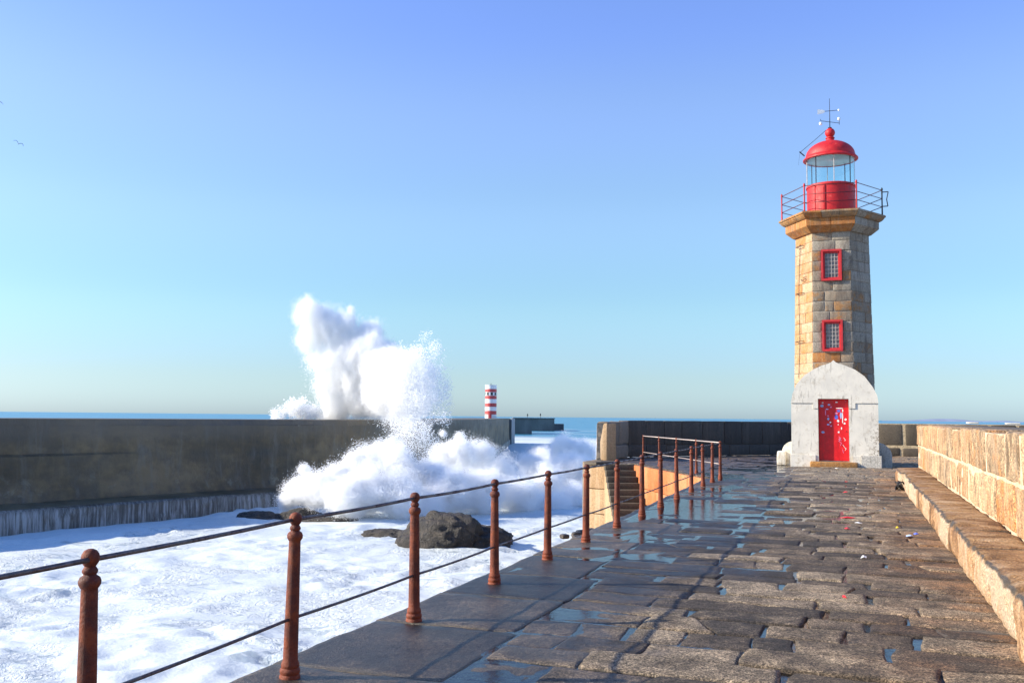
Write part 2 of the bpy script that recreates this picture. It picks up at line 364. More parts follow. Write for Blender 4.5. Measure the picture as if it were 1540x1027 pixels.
def mat_fallwater():
    t = NT('concrete_with_running_water'); x, y, z = t.xyz()
    v = t.noise(1, 5, .75, vec=t.vscale((6.5, 6.5, .35)), dist=.25); w = t.noise(.22, 3, .6)
    m = t.ramp(t.math('ADD', v, t.math('MULTIPLY', t.math('SUBTRACT', w, .5), .5)), .38, .66)
    c = t.mix(t.math('MULTIPLY', m, t.ramp(z, -2.95, -3.35, .35, .8)), (.085, .075, .060), (.42, .43, .42))
    return t.pbr(c, .5, t.bump(v, .8, .05))
M['fall'] = mat_fallwater()
def mat_far_concrete():
    t = NT('far_breakwater_concrete'); b = t.noise(.12, 5, .6); v = t.noise(1, 4, .7, vec=t.vscale((.35, .35, .05)))
    c = t.cramp(t.math('ADD', t.math('MULTIPLY', b, .6), t.math('MULTIPLY', v, .4)), [(.35, (.10, .10, .098)), (.5, (.14, .14, .135)), (.65, (.20, .195, .185))])
    return t.pbr(c, .8, t.bump(v, .5, .1))
M['farconc'] = mat_far_concrete()

def mat_sea():
    t = NT('sea_water_and_foam'); x, y, z = t.xyz()
    # cover of foam: everywhere in the cove, streaks further out, open water behind the breakwater
    d = t.math('SQRT', t.math('ADD', t.math('MULTIPLY', x, x), t.math('MULTIPLY', y, y)))
    cove = t.ramp(d, 300, 230)
    # signed distance from the breakwater line (positive on the camera's side)
    s1 = t.math('SUBTRACT', t.math('MULTIPLY', t.math('ADD', x, 40.0), .944), t.math('MULTIPLY', t.math('SUBTRACT', y, 35.0), .33))
    s2 = t.math('ADD', t.math('MULTIPLY', t.math('ADD', x, 31.0), .963), t.math('MULTIPLY', t.math('SUBTRACT', y, 58.5), .27))
    far_ = t.ramp(y, 57, 60); s1 = t.math('ADD', t.math('MULTIPLY', s1, t.math('SUBTRACT', 1.0, far_)), t.math('MULTIPLY', s2, far_))
    cove = t.math('MULTIPLY', cove, t.ramp(s1, -6, 0))
    n_far = t.noise(1, 5, .62, vec=t.vscale((.020, .050, 1)), dist=.4)
    n_mid = t.noise(.35, 5, .65, dist=.6); n_s = t.noise(2.2, 6, .72, dist=.8); n_xs = t.noise(7, 4, .6, dist=.5); patch = t.ramp(t.noise(.22, 4, .6, dist=.5), .44, .62)
    far_streak = t.math('MULTIPLY', t.ramp(n_far, .52, .66), t.ramp(d, 700, 130))
    far_streak = t.math('MULTIPLY', far_streak, t.ramp(s1, -20, -5))
    gaps = t.math('MULTIPLY', t.ramp(n_mid, .56, .44), t.ramp(n_s, .33, .42)); gaps = t.math('MAXIMUM', t.math('MAXIMUM', gaps, t.ramp(n_s, .36, .43)), t.math('MULTIPLY', t.math('SUBTRACT', 1.0, patch), .93))
    thin_ = t.math('SUBTRACT', 1.0, t.math('MULTIPLY', t.ramp(t.noise(1, 5, .7, vec=t.vscale((.28, .75, 1)), dist=1.2), .585, .64), .55)); near = t.math('MULTIPLY', t.math('MULTIPLY', cove, gaps), thin_)
    foam = t.math('MAXIMUM', near, far_streak, clamp=True)
    fc = t.mix(t.ramp(n_xs, .35, .6), (.565, .62, .635), (.64, .685, .68))
    fh = t.math('ADD', t.math('MULTIPLY', n_s, 1.0), t.math('MULTIPLY', n_xs, .35))
    fb = t.n('ShaderNodeBsdfPrincipled', {'Base Color': fc, 'Roughness': .75, 'Normal': t.n('ShaderNodeBump', {'Strength': t.ramp(patch, 0, 1, .22, .9), 'Distance': .2, 'Height': fh}).outputs[0]})
    wh = t.math('ADD', t.noise(.5, 4, .6, vec=t.vscale((.6, 1, 1))), t.math('MULTIPLY', t.noise(1, 3, .6, vec=t.vscale((.05, .12, 1))), 3.0))
    wc = t.mix(cove, (.05, .22, .33), (.26, .33, .36))
    wb = t.n('ShaderNodeBsdfPrincipled', {'Base Color': wc, 'Roughness': .28, 'IOR': 1.33, 'Normal': t.bump(wh, .9, .5)})
    mx = t.n('ShaderNodeMixShader', {0: foam, 1: wb.outputs[0], 2: fb.outputs[0]})
    t.t.links.new(mx.outputs[0], t.out.inputs[0]); return t.m
M['sea'] = mat_sea()
def mat_spray():
    t = NT('white_sea_spray')
    a = t.n('ShaderNodeBsdfDiffuse', {'Color': (.972, .974, .974)}); b = t.n('ShaderNodeBsdfTranslucent', {'Color': (.972, .974, .974)})
    mx = t.n('ShaderNodeMixShader', {0: .5, 1: a.outputs[0], 2: b.outputs[0]}); t.t.links.new(mx.outputs[0], t.out.inputs[0]); return t.m
M['spray'] = mat_spray()
def mat_puddle():
    t = NT('shallow_rain_and_sea_water')
    nrm = t.bump(t.noise(11, 4, .65), .40, .01)
    fr = t.n('ShaderNodeFresnel', {'IOR': 1.33, 'Normal': nrm})
    tr = t.n('ShaderNodeBsdfTransparent', {'Color': (.80, .83, .84)}); gl = t.n('ShaderNodeBsdfGlossy', {'Color': (1, 1, 1), 'Roughness': .055, 'Normal': nrm})
    mx = t.n('ShaderNodeMixShader', {0: fr.outputs[0], 1: tr.outputs[0], 2: gl.outputs[0]}); t.t.links.new(mx.outputs[0], t.out.inputs[0]); return t.m
M['puddle'] = mat_puddle()
def mat_glass():
    t = NT('lantern_glass')
    bk = t.n('ShaderNodeNewGeometry').outputs['Backfacing']; fr = t.n('ShaderNodeFresnel', {'IOR': t.ramp(bk, 0, 1, 1.5, 1/1.5, smooth=False)})
    tr = t.n('ShaderNodeBsdfTransparent', {'Color': (.80, .95, .95)}); gl = t.n('ShaderNodeBsdfGlossy', {'Color': (.9, .95, .95), 'Roughness': .03})
    mx = t.n('ShaderNodeMixShader', {0: fr.outputs[0], 1: tr.outputs[0], 2: gl.outputs[0]}); t.t.links.new(mx.outputs[0], t.out.inputs[0]); return t.m
M['glass'] = mat_glass()
M['pane'] = mat_plain('dusty_window_pane', (.16, .15, .14), .3, .5, 10, .1)
M['bars'] = mat_plain('grey_window_bars', (.42, .38, .34), .6, .3, 20, .2)
M['dark'] = mat_plain('dark_iron', (.035, .03, .035), .5, .3, 20, .2, .5)
M['whitemetal'] = mat_plain('white_metal', (.82, .84, .82), .4, .1, 20, .1)
M['farred'] = mat_plain('faded_red_band', (.52, .07, .07), .6, .15, 2, .1)
M['farwhite'] = mat_plain('faded_white_band', (.80, .80, .80), .6, .1, 2, .1)
M['farblack'] = mat_plain('dark_opening', (.03, .04, .035), .5, .1, 2, .1)
M['gull_w'] = mat_plain('gull_white', (.75, .75, .73), .8, .1, 20, .1)
M['gull_g'] = mat_plain('gull_grey_wing', (.22, .23, .25), .8, .15, 20, .1)
M['cloth'] = mat_plain('dark_clothes', (.03, .03, .04), .9, .2, 20, .1)
for nm, c in (('l_red', (.75, .02, .03)), ('l_white', (.8, .8, .78)), ('l_blue', (.10, .14, .55)), ('l_yellow', (.75, .55, .03)), ('l_black', (.02, .02, .02)), ('l_pink', (.75, .25, .45)), ('l_cyan', (.35, .45, .72))):
    M[nm] = mat_plain('scrap_'+nm[2:], c, .5, .1, 30, .1)

# ------------------------------------------------------------------ sea
CY, SY = math.cos(YAW), math.sin(YAW)
def lz(lat, Z): return (lat*CY-Z*SY, lat*SY+Z*CY)      # along / across the quay basin -> world
SEA = -4.05
def sea_axis(lo, hi, st, far, g=1.16):
    a = list(np.arange(lo, hi+1e-6, st)); d = st; x = hi; up = []
    while x < far: d *= g; x += d; up.append(x)
    d = st; x = lo; dn = []
    while x > -far: d *= g; x -= d; dn.append(x)
    return np.array(dn[::-1]+a+up)
LA = sea_axis(-46, 16, .2, 90000); ZA = sea_axis(12, 96, .2, 90000)
GL, GZ = np.meshgrid(LA, ZA, indexing='xy')
WX = GL*CY-GZ*SY; WY = GL*SY+GZ*CY
P3 = np.stack([WX, WY, np.zeros_like(WX)], -1)
near = np.exp(-np.maximum(0, np.hypot(WX, WY)-70)/60.0)
hgt = .30*fbm(P3*.13, 3, 1)+.16*fbm(P3*.55, 3, 5)+.13*(1-np.abs(fbm(P3*np.array([.8,1.2,1]), 3, 9))*3.0)*.8*np.clip(fbm(P3*.16+5, 2, 51)*2.2+.55, .12, 1)+.04*fbm(P3*2.6, 2, 13)*np.clip(fbm(P3*.16+5, 2, 51)*2.2+.5, .1, 1)
hgt = hgt*near+(1-near)*.5*fbm(P3*.03, 2, 31)*np.exp(-np.hypot(WX, WY)/2500)
ridge = 1.7*np.exp(-((GZ-(84-GL*.35))/3.2)**2)*np.clip((GL+4)/5, 0, 1)*np.clip((26-GL)/8, 0, 1)*(1+.35*fbm(P3*.4, 3, 41))
ridge2 = 1.2*np.exp(-((GZ-(120-GL*.2))/6)**2)*np.clip((GL+2)/6, 0, 1)*np.clip((40-GL)/8, 0, 1)
hgt = hgt+ridge+ridge2
nxs, nzs = len(LA), len(ZA)
V = np.stack([WX, WY, SEA+hgt], -1).reshape(-1, 3)
ii = (np.arange(nzs-1)[:, None]*nxs+np.arange(nxs-1)[None, :]).ravel()
Fq = np.stack([ii, ii+1, ii+nxs+1, ii+nxs], 1)
me = bpy.data.meshes.new('sea'); me.vertices.add(len(V)); me.vertices.foreach_set('co', V.ravel())
me.loops.add(Fq.size); me.loops.foreach_set('vertex_index', Fq.ravel()); me.polygons.add(len(Fq))
me.polygons.foreach_set('loop_start', np.arange(len(Fq))*4); me.polygons.foreach_set('loop_total', np.full(len(Fq), 4)); me.polygons.foreach_set('use_smooth', [True]*len(Fq))
me.update(calc_edges=True); me.materials.append(M['sea'])
sea = bpy.data.objects.new('sea', me); COL.objects.link(sea); tag(sea, kind='structure')

# faint coast on the horizon
hv = []; hf = []
hx = np.linspace(250, 1500, 60)
for i, xx in enumerate(hx):
    u = (xx-250)/1250; h = 3+18*math.exp(-((u-.45)/.22)**2)+8*math.exp(-((u-.85)/.1)**2)+5*n1(u*9, 0, 0, 4); h *= min(1, u*8, (1-u)*8)
    yy = 9700+300*math.sin(u*3)
    hv += [(xx, yy, SEA-2), (xx, yy+120, SEA+h+4), (xx, yy+500, SEA-2)]
for i in range(len(hx)-1):
    a = i*3; hf += [(a, a+3, a+4, a+1), (a+1, a+4, a+5, a+2)]
hills = link_mesh('hills', hv, hf, mat_plain('hazy_coast', (.22, .26, .36), .9, .1, .01, 0), smooth=True); tag(hills, kind='structure')

# ------------------------------------------------------------------ pier body
def leftx(Y):
    pts = [(-10, -3.62), (13, -3.63), (20, -3.74), (27.4, -3.86), (34.3, -7.44), (34.31, -8.8), (36.6, -9.35), (40.4, -9.0), (47.35, -2.95), (48.4, 1.7)]
    return float(np.interp(Y, [p[0] for p in pts], [p[1] for p in pts]))
pier_poly = [(-3.60, -14), (-3.60, 13), (-3.72, 20), (-3.84, 27.4), (-7.44, 34.3), (-8.34, 34.02), (-9.15, 34.36), (-9.95, 36.5), (-9.9, 40.8), (-3.5, 48.4), (4, 49.4), (26, 49.4), (26, -14)]
b = MB(); b.prismZ(pier_poly[::-1], -7, -.055); pier = b.build('pier', M['deck'], recalc=True); tag(pier, kind='structure')

def top_height(X, Y):
    """height of the paving surface in metres over the water that stands on it (water level 0)"""
    t = .0155-.0115*np.clip((-X-1.0)/2.0, 0, 1)*np.clip((Y-7)/6.0, 0, 1)
    t = t-.006*np.exp(-((X+2.7)/1.3)**2-((Y-20)/8.0)**2)
    return t+.008*np.clip(X-.2, 0, 1)
WATER = 0.0
def stone_geo(c, top, seed, nx, ny, skirt=-.05, warp=.03, lump=.007, rnd=.014):
    """c: 4 corners (x,y) ccw from near-left; returns an uneven paving stone with worn edges"""
    us = [0, .035, .12]+list(np.linspace(.26, .74, max(1, nx-4)))+[.88, .965, 1]
    vs = [0, .09]+list(np.linspace(.3, .7, max(1, ny-2)))+[.91, 1]
    U, Vv = np.meshgrid(us, vs, indexing='xy'); c = np.array(c)
    XY = ((1-U)*(1-Vv))[..., None]*c[0]+(U*(1-Vv))[..., None]*c[1]+(U*Vv)[..., None]*c[2]+((1-U)*Vv)[..., None]*c[3]
    p = np.concatenate([XY, np.full(XY.shape[:2]+(1,), seed*.37)], -1)
    edge = np.minimum(np.minimum(U, 1-U)*np.linalg.norm(c[1]-c[0]), np.minimum(Vv, 1-Vv)*np.linalg.norm(c[3]-c[0]))
    XY = XY+warp*np.stack([fbm(p*3.1, 2, 5), fbm(p*3.1+50, 2, 6)*.7], -1)*(edge < .06)[..., None]+.010*np.stack([vnoise(p*13, 25), vnoise(p*13+30, 26)], -1)*(edge < .03)[..., None]
    gp_ = np.concatenate([XY, np.zeros(XY.shape[:2]+(1,))], -1)
    z = top+.011*fbm(gp_*.8, 2, 77)+.011*fbm(gp_*2.1, 3, 79)+lump*1.1*fbm(p*2.3, 3, 8)+lump*.55*fbm(p*9, 2, 12)-rnd*np.exp(-edge/.014)-.12*rnd*np.exp(-edge/.05)-.010*np.clip(vnoise(p*11, 15)-.25, 0, 1)*(edge < .09)
    ny_, nx_ = U.shape
    Vt = np.concatenate([XY, z[..., None]], -1).reshape(-1, 3); F = []
    for j in range(ny_-1):
        for i in range(nx_-1):
            a = j*nx_+i; F.append((a, a+1, a+nx_+1, a+nx_))
    ring = [i for i in range(nx_)]+[j*nx_+nx_-1 for j in range(1, ny_)]+[(ny_-1)*nx_+i for i in range(nx_-2, -1, -1)]+[j*nx_ for j in range(ny_-2, 0, -1)]
    base = len(Vt); low = Vt[ring].copy(); low[:, 2] = skirt; Vt = np.concatenate([Vt, low]); m = len(ring)
    for k in range(m): F.append((ring[k], base+k, base+(k+1) % m, ring[(k+1) % m]))
    return Vt, F
rows = []
Y = -1.5; rs = np.random.RandomState(5)
while Y < 48.3:
    d = rs.uniform(.36, .56) if Y < 30 else rs.uniform(.42, .6)
    rows.append((Y, Y+d)); Y += d
slant = .035
stones = []
# kerb course along the rail: slabs of uneven width
yk = -1.5; kerbs = []
while yk < 27.0:
    L = rs.uniform(.7, 1.5); y2 = min(yk+L, 27.2)
    kerbs.append((yk, y2, rs.uniform(.72, 1.32))); yk = y2
def kerb_w(Y):
    for a_, b_, w_ in kerbs:
        if a_ <= Y < b_: return w_
    return 1.0
for (yk, y2, wdt) in kerbs:
    xa, xb = leftx(yk), leftx(y2); g = rs.uniform(.0005, .003); sk = rs.uniform(-.04, .04)
    stones.append(([(xa-.02, yk+g), (xa+wdt, yk+g), (xb+wdt+sk, y2-g), (xb-.02, y2-g)], (yk+y2)/2, xa+.6, 'kerb'))
for ri, (y0, y1) in enumerate(rows):
    ym = (y0+y1)/2
    xl = max(leftx(y0), leftx(y1)) if ym > 40 else max(leftx(y0), leftx(y1)) if ym > 27 else leftx(ym)
    xr = 1.22 if ym < 28.6 else 2.9
    if ym < 27.2: x = xl+kerb_w(ym-slant*.6*2.4)+rs.uniform(.0, .02)
    else: x = xl+.03
    xs = [x]
    while xs[-1] < xr-.45:
        w = rs.choice([rs.uniform(.35, .65), rs.uniform(.6, 1.0), rs.uniform(1.0, 1.5)], p=[.3, .5, .2])
        xs.append(min(xs[-1]+w, xr))
    if xs[-1] < xr: xs[-1] = xr
    rowskew = rs.uniform(-.02, .02)
    for a, bb in zip(xs[:-1], xs[1:]):
        g = rs.uniform(.004, .013) if rs.rand() < .6 else rs.uniform(.013, .028); gy = rs.uniform(.001, .006)
        sk = rs.uniform(-.03, .03)
        wv = lambda i_, x_: .045*n1(x_*1.1, i_*7.7, 0, 91)+.02*n1(x_*3.3, i_*5.1, 0, 92)
        c = [(a+g, y0+gy+wv(ri, a)), (bb-g, y0+gy+wv(ri, bb)), (bb-g+sk, y1-gy+wv(ri+1, bb)), (a+g+sk, y1-gy+wv(ri+1, a))]
        c = [(px_, py_+slant*(-px_)*.6+rowskew*px_*.2) for px_, py_ in c]
        if ym > 46.5 and a < -3.5: continue
        if bb-a > .75 and rs.rand() < .30:      # cracked across
            u0, u1 = rs.uniform(.35, .65), rs.uniform(.35, .65); e = .004/(bb-a)
            lp = lambda p_, q_, t_: (p_[0]+(q_[0]-p_[0])*t_, p_[1]+(q_[1]-p_[1])*t_)
            stones.append(([c[0], lp(c[0], c[1], u0-e), lp(c[3], c[2], u1-e), c[3]], ym, a+(bb-a)*.25))
            stones.append(([lp(c[0], c[1], u0+e), c[1], c[2], lp(c[3], c[2], u1+e)], ym, a+(bb-a)*.75)); continue
        stones.append((c, ym, (a+bb)/2))
def dist_key(s): return (0 if s[1] > 4.0 else 100)+math.hypot(s[1], s[2])
stones.sort(key=dist_key)
far_v = []; far_f = []; nb = 0
for k, s in enumerate(stones):
    c, ym, xm = s[0], s[1], s[2]; kerb = len(s) > 3
    top = float(top_height(np.array(xm), np.array(ym)))+rs.normal(0, .0055 if not kerb else .003)
    if kerb: top = top+(.006 if ym < 6.2 else -.0005 if ym < 10.5 else .003)
    if rs.rand() < .08 and xm > -1.5: top += .014
    if k < 298:
        Vt, F = stone_geo(c, top, k, 15 if ym < 9.5 else 8, 8 if ym < 9.5 else 5, warp=.035 if not kerb else .012, lump=.009 if not kerb else .012, rnd=.010 if not kerb else .003)
        o = link_mesh('paving_stone', Vt, F, M['paving'], pier, smooth=True)
    else:
        Vt, F = stone_geo(c, top, k, 5, 3, warp=.03, lump=.006)
        far_v.append(Vt); far_f += [tuple(i+nb for i in q) for q in F]; nb += len(Vt)
o = link_mesh('distant_paving', np.concatenate(far_v), far_f, M['paving'], pier, smooth=True); o['kind'] = 'stuff'
# sand and mortar in the joints (dry where it stands above the water)
gx = np.arange(-3.55, 1.3, .06); gy_ = np.arange(3.0, 29, .06)
A, B_ = np.meshgrid(gx, gy_, indexing='xy'); pz = np.stack([A, B_, A*0], -1)
zz = -.016+.014*fbm(pz*1.3, 3, 61)+.006*fbm(pz*7, 2, 62)+.022*np.clip((A+.3)/1.3, 0, 1)
zz = np.minimum(zz, .006)
nxg = len(gx); idx = (np.arange(len(gy_)-1)[:, None]*nxg+np.arange(nxg-1)[None, :]).ravel()
o = link_mesh('joint_filling', np.stack([A, B_, zz], -1).reshape(-1, 3), [(i, i+1, i+nxg+1, i+nxg) for i in idx.tolist()], M['mortar'], pier, smooth=True); o['kind'] = 'stuff'
# standing water
wp = [(-3.50, 2), (-3.50, 13), (-3.62, 20), (-3.7, 27.4), (-4.6, 29.5), (-4.6, 40), (-1.5, 46), (1.2, 47), (1.25, 29), (1.25, 2)]
wpud = link_mesh('puddle_water', [(x, y, WATER) for x, y in wp], [tuple(range(len(wp)-1, -1, -1))], M['puddle']); tag(wpud, kind='structure')

# ------------------------------------------------------------------ right-hand stone bench
bench = empty('stone_bench', (1.3, 16, 0), label='long low weathered granite bench along the foot of the right-hand parapet', cat='stone bench')
def child(o, root):
    o.parent = root; o.matrix_parent_inverse = root.matrix_world.inverted(); return o
bpy.context.view_layer.update()
def under(root, o):
    o.parent = root; o.matrix_parent_inverse = Matrix.Translation(root.location).inverted(); return o
y = 27.6; k = 0
while y > -3:
    L = rs.uniform(1.0, 1.7)
    if y > 7.9 and y-L < 7.9: L = y-7.72
    far_end = y > 26
    xf = 1.10+rs.uniform(-.012, .012) - (.0 if not far_end else .08) - (.06 if y < 7.8 else 0)
    if y < 24.5 and y > 20: xf -= .03
    # block_mesh: length along -Y, depth to the right
    P, F = block_mesh(L-.03, 1.66-xf+.02, .425+rs.uniform(-.01, .012)+(.05 if y < 7.8 else 0), rnd=.085, amp=.026, seed=200+k, nx=14, nz=6, freq=6.0)
    W = np.stack([xf+P[:, 1], y-P[:, 0], P[:, 2]], 1)
    under(bench, link_mesh('bench_slab', W, F, M['bench'], None, smooth=True)); y -= L; k += 1
# ------------------------------------------------------------------ right-hand parapet
par = empty('stone_parapet', (1.9, 14, 0), label='breast-high sunlit parapet wall of orange and tan granite blocks on the right', cat='wall')
under(par, MB().box(1.672, 2.6, -6, 28.9, 0, 1.50).build('wall_core', M['pmortar']))
for (z0, z1, sd) in ((.415, .975, 0), (.985, 1.55, 1)):
    y = 28.95; k = 0
    while y > -5:
        L = rs.uniform(1.1, 1.75) if sd else rs.uniform(.9, 1.6)
        gap = rs.uniform(.07, .19)
        P, F = block_mesh(L-gap, .5, z1-z0-rs.uniform(.015, .05), rnd=.03, amp=.020, seed=300+k+sd*50, nx=6, nz=5, freq=4)
        W = np.stack([1.655+rs.uniform(-.006, .010)+P[:, 1], y-P[:, 0], z0+P[:, 2]], 1)
        under(par, link_mesh('stone_block', W, F, M['parapet'], None, smooth=True)); y -= L; k += 1
P, F = block_mesh(35, 9, .05, rnd=.02, amp=.012, seed=4, nx=70, nz=2, freq=1.1)
M['coping'] = mat_stone('dark_coping_stone', [(.0, (.10, .075, .05)), (.5, (.16, .12, .085)), (1, (.24, .18, .12))], darkamt=.4)
y = 28.9; k = 0
while y > -5:
    L = rs.uniform(1.3, 2.2)
    P, F = block_mesh(L-.01, .92, 1.535-1.497, rnd=.012, amp=.01, seed=700+k, nx=5, nz=2)
    W = np.stack([2.12+P[:, 1], y-P[:, 0], 1.497+P[:, 2]], 1)
    under(par, link_mesh('coping_slab', W, F, M['coping'], None, smooth=True)); y -= L; k += 1

# ------------------------------------------------------------------ wall round the pier head
head = empty('sea_wall', (-6, 44, 0), label='dark granite sea wall closing off the pier head behind the lighthouse', cat='wall')
def wall_run(p, q, joints_up, joints_lo, zs, mat, mmat, thick=.7, seed=0, top=1.55, amp=.012, rnd=.03, g=.02):
    p = np.array(p, float); q = np.array(q, float); L = np.linalg.norm(q-p); d = (q-p)/L; nn = np.array([-d[1], d[0]])
    c = p+nn*.03
    under(head, MB().obox((c[0], c[1], 0), (d[0]*L, d[1]*L, 0), (nn[0]*(thick-.05), nn[1]*(thick-.05), 0), (0, 0, top-.04)).build('wall_core', mmat, recalc=True))
    for (z0, z1), js in zip(zs, (joints_lo, joints_up)):
        js = [0]+[j for j in js if j < L-.2]+[L]
        for i, (a, bb) in enumerate(zip(js[:-1], js[1:])):
            o_ = p+d*(a+g/2)+nn*rs.uniform(-.01, .012)
            under(head, place_block('stone_block', (o_[0], o_[1], z0), d, bb-a-g, thick, z1-z0-g*.6, mat, None, seed+i*7+int(z0*50), amp=amp, rnd=rnd))
def jn(step, L, j=.25):
    r = []; a = 0
    while a < L: a += step*rs.uniform(1-j, 1+j); r.append(a)
    return r
wall_run((-8.95, 36.55), (-9.02, 40.4), [2.1], [1.2], ((0, .55), (.56, 1.50)), M['wallend'], M['dmortar'], .46, 11, 1.48, amp=.05, rnd=.06)
wall_run((-9.02, 40.4), (-2.9, 47.35), jn(1.05, 9.3), jn(1.1, 9.3), ((0, .5), (.51, 1.55)), M['darkwall'], M['dmortar'], .7, 40)
wall_run((-2.9, 47.35), (1.0, 47.9), jn(1.1, 4), jn(1.2, 4), ((0, .5), (.51, 1.55)), M['darkwall'], M['dmortar'], .7, 90)
wall_run((1.0, 47.9), (13.5, 48.6), jn(1.2, 12.6, .12), jn(1.0, 12.6, .2), ((0, .46), (.50, 1.55)), M['brownwall'], M['ymortar'], .7, 130, g=.09, rnd=.07)
lit = mat_plain('pale_sunlit_stone', (.66, .60, .48), .9, .2, 8, .5)
for x_ in (4.9, 6.5, 8.0, 9.3, 11.3):      # pale blocks putting sunlit flecks of the wall top into colour
    under(head, place_block('sunlit_coping_fleck', (x_, 48.1+(x_-1)*.056, 1.552), (.998, .056), rs.uniform(.3, .65), .5, rs.uniform(.03, .07), lit, None, int(x_*10)))
# sunlit end block of the wall
under(head, place_block('end_stone', (-9.78, 36.78), (.95, -.31), .5, .7, 1.42, M['tanwall'], None, 77, amp=.03, rnd=.05) if False else place_block('end_stone', (-9.44, 36.60, 0), (.965, -.26), .49, .72, 1.43, M['tanwall'], None, 77, amp=.04, rnd=.05))

# ------------------------------------------------------------------ landing stair and its walls
lw = empty('landing_wall', (-5.6, 31, -4), label='sunlit orange granite wall beside the landing stair, under the second railing', cat='wall')
p = np.array([-3.86, 27.35]); q = np.array([-7.46, 34.32]); L = np.linalg.norm(q-p); d = (p-q)/L      # front faces to the left of p->q, i.e. west
d2 = d; nn = np.array([-d2[1], d2[0]])
for zi, (z0, z1) in enumerate(((-.75, -.015), (-1.5, -.76), (-2.3, -1.51), (-3.2, -2.31), (-4.4, -3.21))):
    a = 0; k = 0
    while a < L-.05:
        w = min(rs.uniform(.75, 1.35), L-a)
        if L-a-w < .4: w = L-a
        o_ = q+d2*(a+.004)-nn*.10
        under(lw, place_block('stone_block', (o_[0], o_[1], z0), d2, w-.008, .14, z1-z0-.006, M['orangewall'], None, 500+zi*20+k, amp=.012, rnd=.012)); a += w; k += 1
stair = empty('landing_stair', (-7.6, 33, -4), label='steep dark stone stair going down beside the orange wall', cat='stairs')
sd_ = np.array([.36, -.933]); sl = np.array([-.933, -.36]); s0 = np.array([-7.46, 34.28])
for k in range(16):
    o_ = s0+sd_*.3*k
    pts = [o_+sl*1.06, o_+sl*1.06+sd_*.36, o_+sd_*.36, o_]
    Pm = MB(); Pm.prismZ([tuple(x) for x in pts], -.2*(k+1)-.2 if k else -.4, -.2*(k+1)+.195-.2+.2 if False else -.2*k-.2+.0)
    zt = -.2*(k+1)
    P, F = block_mesh(1.06, .40, .22, rnd=.015, amp=.010, seed=600+k, nx=5, nz=2)
    A0 = o_+sl*1.06+sd_*.36
    X = np.array([-sl[0], -sl[1]]); Yd = -sd_
    W = np.stack([A0[0]+P[:, 0]*X[0]+P[:, 1]*Yd[0], A0[1]+P[:, 0]*X[1]+P[:, 1]*Yd[1], zt-.02+P[:, 2]+.0], 1)
    under(stair, link_mesh('step', W, F, M['step'], None, smooth=True))
a0 = s0+sl*1.04; a1 = a0+sd_*4.9
m_ = MB(); m_.add([(a0[0], a0[1], -.25), (s0[0], s0[1], -.25), (s0[0]+sd_[0]*4.9, s0[1]+sd_[1]*4.9, -3.55), (a1[0], a1[1], -3.55), (a0[0], a0[1], -5), (s0[0], s0[1], -5), (s0[0]+sd_[0]*4.9, s0[1]+sd_[1]*4.9, -5), (a1[0], a1[1], -5)],
      [(0,1,2,3),(4,7,6,5),(0,4,5,1),(1,5,6,2),(2,6,7,3),(3,7,4,0)])
under(stair, m_.build('stair_base', M['tanwall'], recalc=True))
ck = empty('quay_corner', (-8.9, 34.4, -4), label='tan stone quay corner left of the landing stair with a brown worn cap', cat='quay')
cd = np.array([.905, -.425])
for i, (z0, z1) in enumerate(((-.9, -.10), (-1.8, -.91), (-2.8, -1.81), (-4.4, -2.81))):
    under(ck, place_block('stone_block', (-9.30, 34.33, z0), cd, 1.0, .8, z1-z0-.008, M['tanwall'], None, 810+i, amp=.015, rnd=.03))
under(ck, place_block('cap_stone', (-9.35, 34.42, -.09), cd, .62, 1.6, .14, M['brownwall'], None, 830, amp=.02, rnd=.05))

# rubble where the kerb is broken
rub = empty('broken_kerb_stones', (-3.75, 13.6, 0), label='clump of broken kerb rubble at the quay edge below the railing', cat='rubble')
for i in range(6):
    under(rub, place_block('rubble_stone', (-3.80+rs.uniform(-.05, .1), 12.9+i*.22, -.06+rs.uniform(0, .02)), (.8, .6), rs.uniform(.10, .2), .12, rs.uniform(.05, .08), M['paving'], None, 850+i, amp=.05, rnd=.04))

# ------------------------------------------------------------------ railings
POST = [(.066, 0), (.066, .02), (.058, .03), (.064, .045), (.062, .062), (.054, .07), (.058, .082), (.055, .098), (.047, .115), (.0455, .2), (.042, .5), (.037, .84), (.0365, .852), (.041, .858), (.049, .872), (.050, .888), (.044, .903), (.030, .913), (.028, .917),
        (.034, .926), (.035, .935), (.028, .947), (.024, .952), (.030, .960), (.038, .973), (.0415, .99), (.038, 1.008), (.028, 1.023), (.012, 1.031), (0, 1.032)]
def make_post():
    m = MB(); m.lathe(POST, 18); o = m.build('post', M['rust'], None, smooth=True); smooth_by_angle(o, 50); return o
post0 = make_post(); used = [False]
def railing(pts, root, railmat):
    for i, (x, y, t) in enumerate(pts):
        if not used[0]: o = post0; used[0] = True
        else: o = post0.copy(); COL.objects.link(o)
        o.parent = root; o.location = Vector((x, y, 0))-root.location; o.rotation_euler = (t*.012*math.sin(i*2.1), t*.012*math.cos(i*3.3), i*1.3)
    for (x0, y0, _), (x1, y1, _) in zip(pts[:-1], pts[1:]):
        for h, r in ((.985, .0125), (.37, .0105)):
            m = MB(); n = 5; pr = []
            for j in range(n+1):
                u = j/n; sag = -.007*4*u*(1-u)*(1+.4*math.sin(x0*9+y0))
                pr.append((x0+(x1-x0)*u-root.location.x, y0+(y1-y0)*u-root.location.y, h+sag))
            m.path(pr, r, 8); m.build('rail', railmat, root, smooth=True)
ys = [-.1, 1.75, 3.57, 5.38, 7.2, 9.05, 10.8, 12.5, 14.3, 16.25, 18.05, 19.95, 21.95, 23.85, 25.6]
